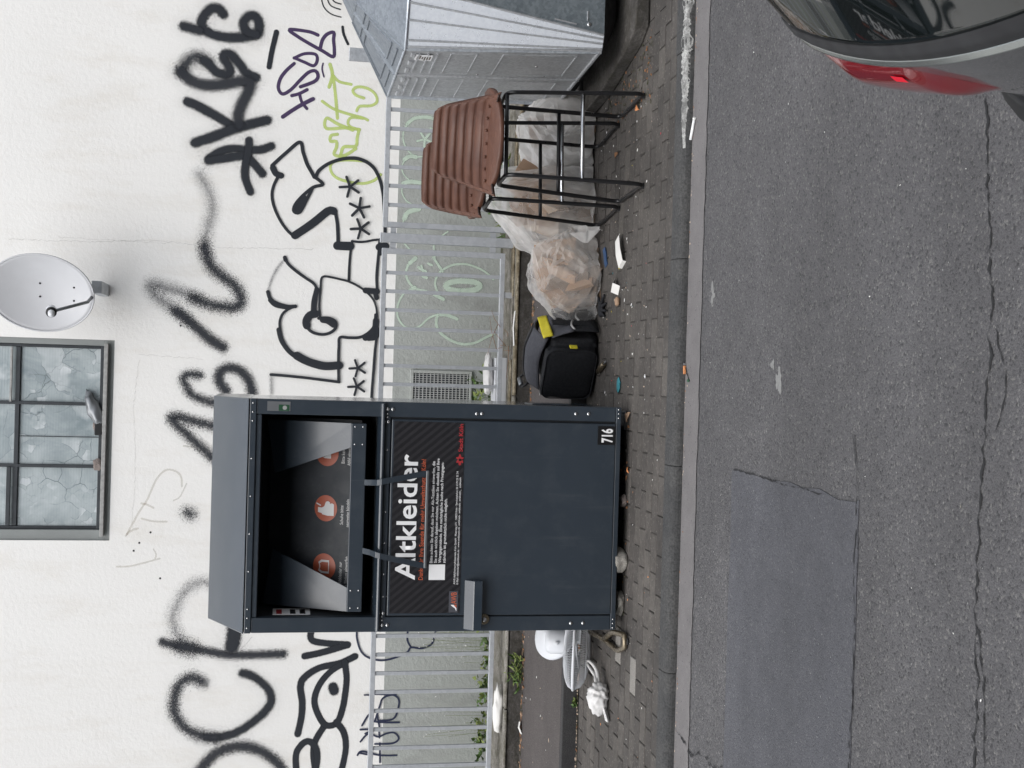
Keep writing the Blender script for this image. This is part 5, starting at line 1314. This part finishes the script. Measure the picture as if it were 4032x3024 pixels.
# specks too small to name: paper dots, glass crumbs, chips, dry leaves in the corners
def specks(name, label, cat, n, area, mats, size, z, seed, flat=True):
    for mi, mt in enumerate(mats):
        r = random.Random(seed+mi); mb = MB()
        for i in range(n):
            x, y = area(r); s = size*r.uniform(.4, 1.3); a = r.uniform(0, 6.28); h = s*r.uniform(.08, .5)
            ps = [(x+s*r.uniform(.5, 1)*math.cos(a+k*1.571)*(1 if k % 2 else .5), y+s*r.uniform(.5, 1)*math.sin(a+k*1.571)*(1 if k % 2 else .5)) for k in range(4)]
            mb.add([(p, q, z) for p, q in ps]+[(p*.8+x*.2+r.uniform(-.2, .2)*s, q*.8+y*.2, z+h*r.uniform(.4, 1)) for p, q in ps], [(0,1,5,4),(1,2,6,5),(2,3,7,6),(3,0,4,7),(4,5,6,7)])
        tag(obj(name, mb, M[mt], fix=True), label+' ('+mt.replace('p_', '').replace('_', ' ')+')', cat, kind='stuff')
specks('litter_specks', 'tiny paper dots and crumbs on the pavers', 'litter', 26, lambda r: (r.uniform(-.2, 1.7), 6.1+1.1*r.random()), ('paper', 'p_white', 'card_pale'), .011, .001, 3)
specks('litter_specks', 'tiny scattered bits on the pavers at the left', 'litter', 14, lambda r: (r.uniform(-2.3, -.3), 5.85+1.2*r.random()), ('paper', 'orange'), .009, .001, 9)
specks('bright_specks', 'tiny coloured bits on the pavers', 'litter', 4, lambda r: (r.uniform(-.1, 1.3), 6.0+.9*r.random()), ('red', 'teal', 'yellow'), .008, .001, 15)
specks('gutter_crumbs', 'dry crumbs and butts along the kerb foot', 'litter', 40, lambda r: (r.uniform(-2, 1.9), 5.672-.012*abs(r.gauss(0, 1))), ('card_pale', 'leafdead'), .008, RZ+.004, 21)
specks('road_crumbs', 'pale chips scattered on the road', 'litter', 45, lambda r: (r.uniform(-1.8, 1.7), r.uniform(3.0, 5.6)), ('paper', 'stone'), .0055, RZ+.001, 31)
specks('dry_leaves', 'line of dry brown leaves along the plinth foot', 'leaves', 260, lambda r: (r.uniform(-3.2, 2.2), 8.70-.035*abs(r.gauss(0, 1))), ('leafdead', 'card', 'soil'), .021, .089, 41)
specks('dry_leaves', 'dry leaves and grit along the dark edging', 'leaves', 90, lambda r: (r.uniform(-3, -1.2), 7.405-.012*abs(r.gauss(0, 1))), ('leafdead', 'card_pale', 'soil'), .014, .001, 51)
specks('grit', 'dirt and leaf litter under the metal bank', 'litter', 90, lambda r: (1.45+.42*r.random()**1.2, 6.2+.9*r.random()), ('soil', 'leafdead', 'soil'), .013, .001, 61)
specks('grit', 'rubbish and dirt in the gap under the clothes bank', 'litter', 50, lambda r: (r.uniform(-1.25, -.2), 6.42+.35*r.random()), ('soil', 'leafdead', 'lowwall'), .016, .001, 71)
specks('chips', 'white chips on the path behind the pavement', 'litter', 24, lambda r: (r.uniform(-2.6, 1.2), r.uniform(7.55, 8.6)), ('paper', 'card_pale'), .012, .09, 81)

# ================================================================== WEEDS
def weed(loc, h, spread, n, seed, label, mats=('green', 'green2'), leafL=.05, stemmy=False):
    r = random.Random(seed); t = thing('weed', label, 'plant', loc, 0, 'weeds along the house'); A_, S_ = [MB(), MB()], MB()
    for i in range(n):
        a = r.uniform(0, 6.28); d = spread*math.sqrt(r.random()); hh = h*r.uniform(.35, 1)*(1-.35*d/spread)
        tip = Vector((d*math.cos(a)*1.5, d*math.sin(a)*.6, hh)); root = Vector((d*.4*math.cos(a), d*.25*math.sin(a), 0)); S_.tube([root, root.lerp(tip, .5)+Vector((0, 0, .01)), tip], .0016, 4, caps=False)
        for k in range(r.randint(4, 7)):
            p = root.lerp(tip, r.uniform(.3, 1)); L = leafL*r.uniform(.5, 1.2); d1 = Vector((r.uniform(-1, 1), r.uniform(-1, 1), r.uniform(-.3, .9))).normalized(); s1 = d1.cross(Vector((r.uniform(-1, 1), r.uniform(-1, 1), 1))).normalized()*L*(.12 if stemmy else .34); up = d1.cross(s1).normalized()*L*.12
            A_[i % 2].add([p, p+d1*L*.45+s1+up, p+d1*L, p+d1*L*.45-s1+up], [(0, 1, 2), (0, 2, 3)])
    obj('stems', S_, M['green'], t, fix=False)
    for q, m_ in zip(A_, mats): obj('leaves', q, M[m_], t, fix=False)
for i, (x, h, s, n, lb) in enumerate(((-1.83, .22, .14, 46, 'bright leafy weed behind the fence, just left of the container'), (-2.15, .16, .12, 24, 'low dark weed behind the fence, second left of the container'), (-2.45, .17, .13, 30, 'low leafy weed behind the fence near the white sheeting'), (-2.78, .26, .2, 40, 'tall weed behind the fence at the far left'), (-.1, .36, .16, 56, 'mossy leafy weed under the air vent behind the fence'), (1.5, .2, .2, 36, 'leafy weed behind the fence below the stool seats'), (2.0, .22, .12, 30, 'green weed behind the fence beside the metal bank'))):
    weed((x, 9.66, .14), h*.85, s, int(n*.55), 20+i, lb)
weed((-2.08, 8.66, .09), .13, .1, 14, 40, 'grass tuft growing at the plinth foot left of the container', leafL=.07, stemmy=True)
weed((-1.97, 7.40, .0), .045, .02, 5, 41, 'small sprout in the joint below the dark edging', leafL=.025)
weed((1.35, 9.1, .2), .10, .25, 30, 42, 'grass blades on the plinth behind the stools', leafL=.08, stemmy=True)
def flowers():
    r = random.Random(5); mb = MB(); st = MB()
    for i in range(70):
        x = r.choice((-2.72, -2.62, -2.0, -2.05))+r.gauss(0, .09); z = .3+.45*r.random(); y = 9.62+r.uniform(-.05, .08)
        for k in range(3): mb.add([(x+r.uniform(-.008, .008), y+r.uniform(-.008, .008), z+r.uniform(-.008, .008)) for _ in range(3)], [(0, 1, 2)])
        if i % 2 == 0: st.tube([(x+r.uniform(-.05, .05), 9.62, .14), (x, y, z)], .001, 3, caps=False)
    t = thing('flowering_weed', 'fine white flowering weed behind the left fence panel', 'plant', (0, 0, 0)); tag(obj('blossoms', mb, M['white_bag'], t, fix=False), kind='stuff'); tag(obj('stalks', st, M['green2'], t, fix=False), kind='stuff')
flowers()
# bare twigs caught in the fence
tw = thing('dry_twig', 'dry bare twigs caught in the fence above the white box', 'twig', (.2, 8.83, .2)); r_ = random.Random(2); mb = MB()
for i in range(9):
    p = Vector((r_.uniform(-.1, .2), 0, r_.uniform(0, .12))); q = p+Vector((r_.uniform(-.25, .25), r_.uniform(-.03, .03), r_.uniform(-.06, .1))); mb.tube([p, p.lerp(q, .5)+Vector((0, 0, r_.uniform(-.02, .02))), q], [.0024, .0018, .001], 4)
obj('twigs', mb, M['leafdead'], tw)

# ================================================================== PARKED CAR (rear corner at the lower right of the place)
car = thing('parked_car', 'grey hatchback parked at the near kerb, tail lamp and rear window showing', 'car', (.42, 1.15, RZ))
M['carpaint'] = plain('grey_metallic_paint', (.085, .092, .092), .22, .55, .06); M['carpaint'].node_tree.nodes['Principled BSDF'].inputs['Coat Weight'].default_value = 1
gmn = NT('tinted_car_glass'); gmn.set(Base_Color=(.006, .008, .008), Roughness=.03); gmn.b.inputs['Specular IOR Level'].default_value = .8; M['carglass'] = gmn.m
lmn = NT('red_lamp_lens'); lmn.set(Base_Color=lmn.mix(lmn.noise(9, 3), (.11, .004, .008), (.24, .01, .016)), Roughness=.12); lmn.b.inputs['Coat Weight'].default_value = 1; M['lens'] = lmn.m
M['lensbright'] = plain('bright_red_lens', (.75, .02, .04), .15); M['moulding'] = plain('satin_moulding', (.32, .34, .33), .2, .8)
ZC = -RZ
def plan(y, dx=0, k=1.0):       # rear outline in plan (local, y about the centre line)
    d = abs(y); x = .263*d**2.2*k
    if d > .80: x += 2.6*(d-.80)**2*k
    return x+dx
def rear(u, z, dx, hwid=.9): 
    y = (u*2-1)*hwid; return Vector((plan(y, dx), y, z+ZC))
# body side profile levels: (height over pavement, offset to the rear)
def loft(levels, nm, mt, u0=0, u1=1, n=41, parent=car, solid=0):
    L = len(levels)
    def fn(u, v):
        k = v*(L-1); i = min(int(k), L-2); f = k-i; a, b = levels[i], levels[i+1]
        return rear(u0+(u1-u0)*u, a[0]+(b[0]-a[0])*f, a[1]+(b[1]-a[1])*f, (a[2]+(b[2]-a[2])*f) if len(a) > 2 else .9)
    return obj(nm, MB().grid(fn, n, (L-1)*5+1), M[mt], parent, solid=solid)
glass = loft([(1.012, .004, .86), (1.10, .085, .85), (1.2, .19, .82), (1.32, .335, .77)], 'rear_window', 'carglass', solid=.004)
loft([(1.0, -.006, .872), (1.012, -.001, .868), (1.022, .012, .862)], 'window_seal', 'rubber', solid=.006)
loft([(.986, -.014, .878), (.994, -.016, .876), (1.001, -.008, .874)], 'chrome_strip', 'moulding', solid=.003)
tail_ = loft([(.58, -.055, .9), (.7, -.05, .9), (.82, -.035, .9), (.93, -.022, .89), (.985, -.012, .88)], 'tailgate', 'carpaint')
obj('number_plate_recess', MB().box(-.085, -.06, -.27, .27, .72+ZC, .82+ZC), M['black'], tail_, bevel=.01)
bump_ = loft([(.22, -.06, .88), (.3, -.12, .9), (.45, -.14, .9), (.56, -.13, .9), (.585, -.06, .9)], 'bumper', 'carpaint')
loft([(.588, -.058, .9), (.6, -.085, .9), (.575, -.128, .9)], 'bumper_step', 'black')
def lens(s):
    def fn(u, v):
        y = s*(.52+.36*u); wv = math.sin(math.pi*v); zlo, zhi = .80+.10*u**1.5, .955+.032*u
        z = zlo+(zhi-zlo)*v; bul = .022*wv**.6*min(1, (u+.02)*7)*(1+1.4*u)*min(1, (1-u)*2.8+.03)
        return Vector((plan(y, .003+np.interp(z, [.58, .7, .82, .93, .985], [-.055, -.05, -.035, -.022, -.012])-bul), y, z+ZC))
    return fn
for s in (1, -1):
    ln = obj('tail_lamp', MB().grid(lens(s), 26, 16), M['lens'], car)
    obj('lens_bright_spot', MB().grid(lambda u, v: Vector((-.003, 0, 0))+lens(s)(.16+.09*u, .84+.07*v), 6, 5), M['lensbright'], ln)  # bright spot on the lens, painted as a lighter red patch
# sides, roof, glasshouse, rear wheels (mostly outside the picture)
def side(s):
    prof = [(.22, .86), (.45, .9), (.7, .905), (.93, .885), (1.0, .875)]
    return MB().grid(lambda u, v: Vector((plan(.9*s, .0)+(3.7)*u, s*np.interp(v, [0, .25, .55, .85, 1], [p[1] for p in prof]), ZC+np.interp(v, [0, .25, .55, .85, 1], [p[0] for p in prof]))), 14, 13)
for s in (1, -1):
    obj('body_side', side(s), M['carpaint'], car)
    obj('side_window', MB().grid(lambda u, v: Vector((.42+.24*v+2.1*u-.5*u*v, s*(.868-.12*v), ZC+1.01+.32*v)), 8, 6), M['carglass'], car)
    wh = obj('wheel', MB().lathe([(.2, -.09), (.3, -.1), (.315, -.06), (.315, .06), (.3, .1), (.2, .09)], Matrix.Translation((.85, s*.8, .315)) @ Matrix.Rotation(R(90), 4, 'X'), 32), M['rubber'], car); obj('rim', MB().lathe([(.02, -.095), (.1, -.08), (.19, -.093), (.19, .093), (.1, .08), (.02, .095)], Matrix.Translation((.85, s*.8, .315)) @ Matrix.Rotation(R(90), 4, 'X'), 20), M['steel'], wh)
obj('roof', MB().grid(lambda u, v: Vector((.33+.263*(.77*abs(2*v-1))**2.2*(1-u)+1.6*u, (2*v-1)*.77, ZC+1.325+.09*math.sin(math.pi*v)*(.4+.6*min(1, u*2))+.03*math.sin(math.pi*u))), 12, 15), M['carpaint'], car)
obj('floor_pan', MB().box(.05, 3.6, -.85, .85, .2, .3), M['rubber'], car)
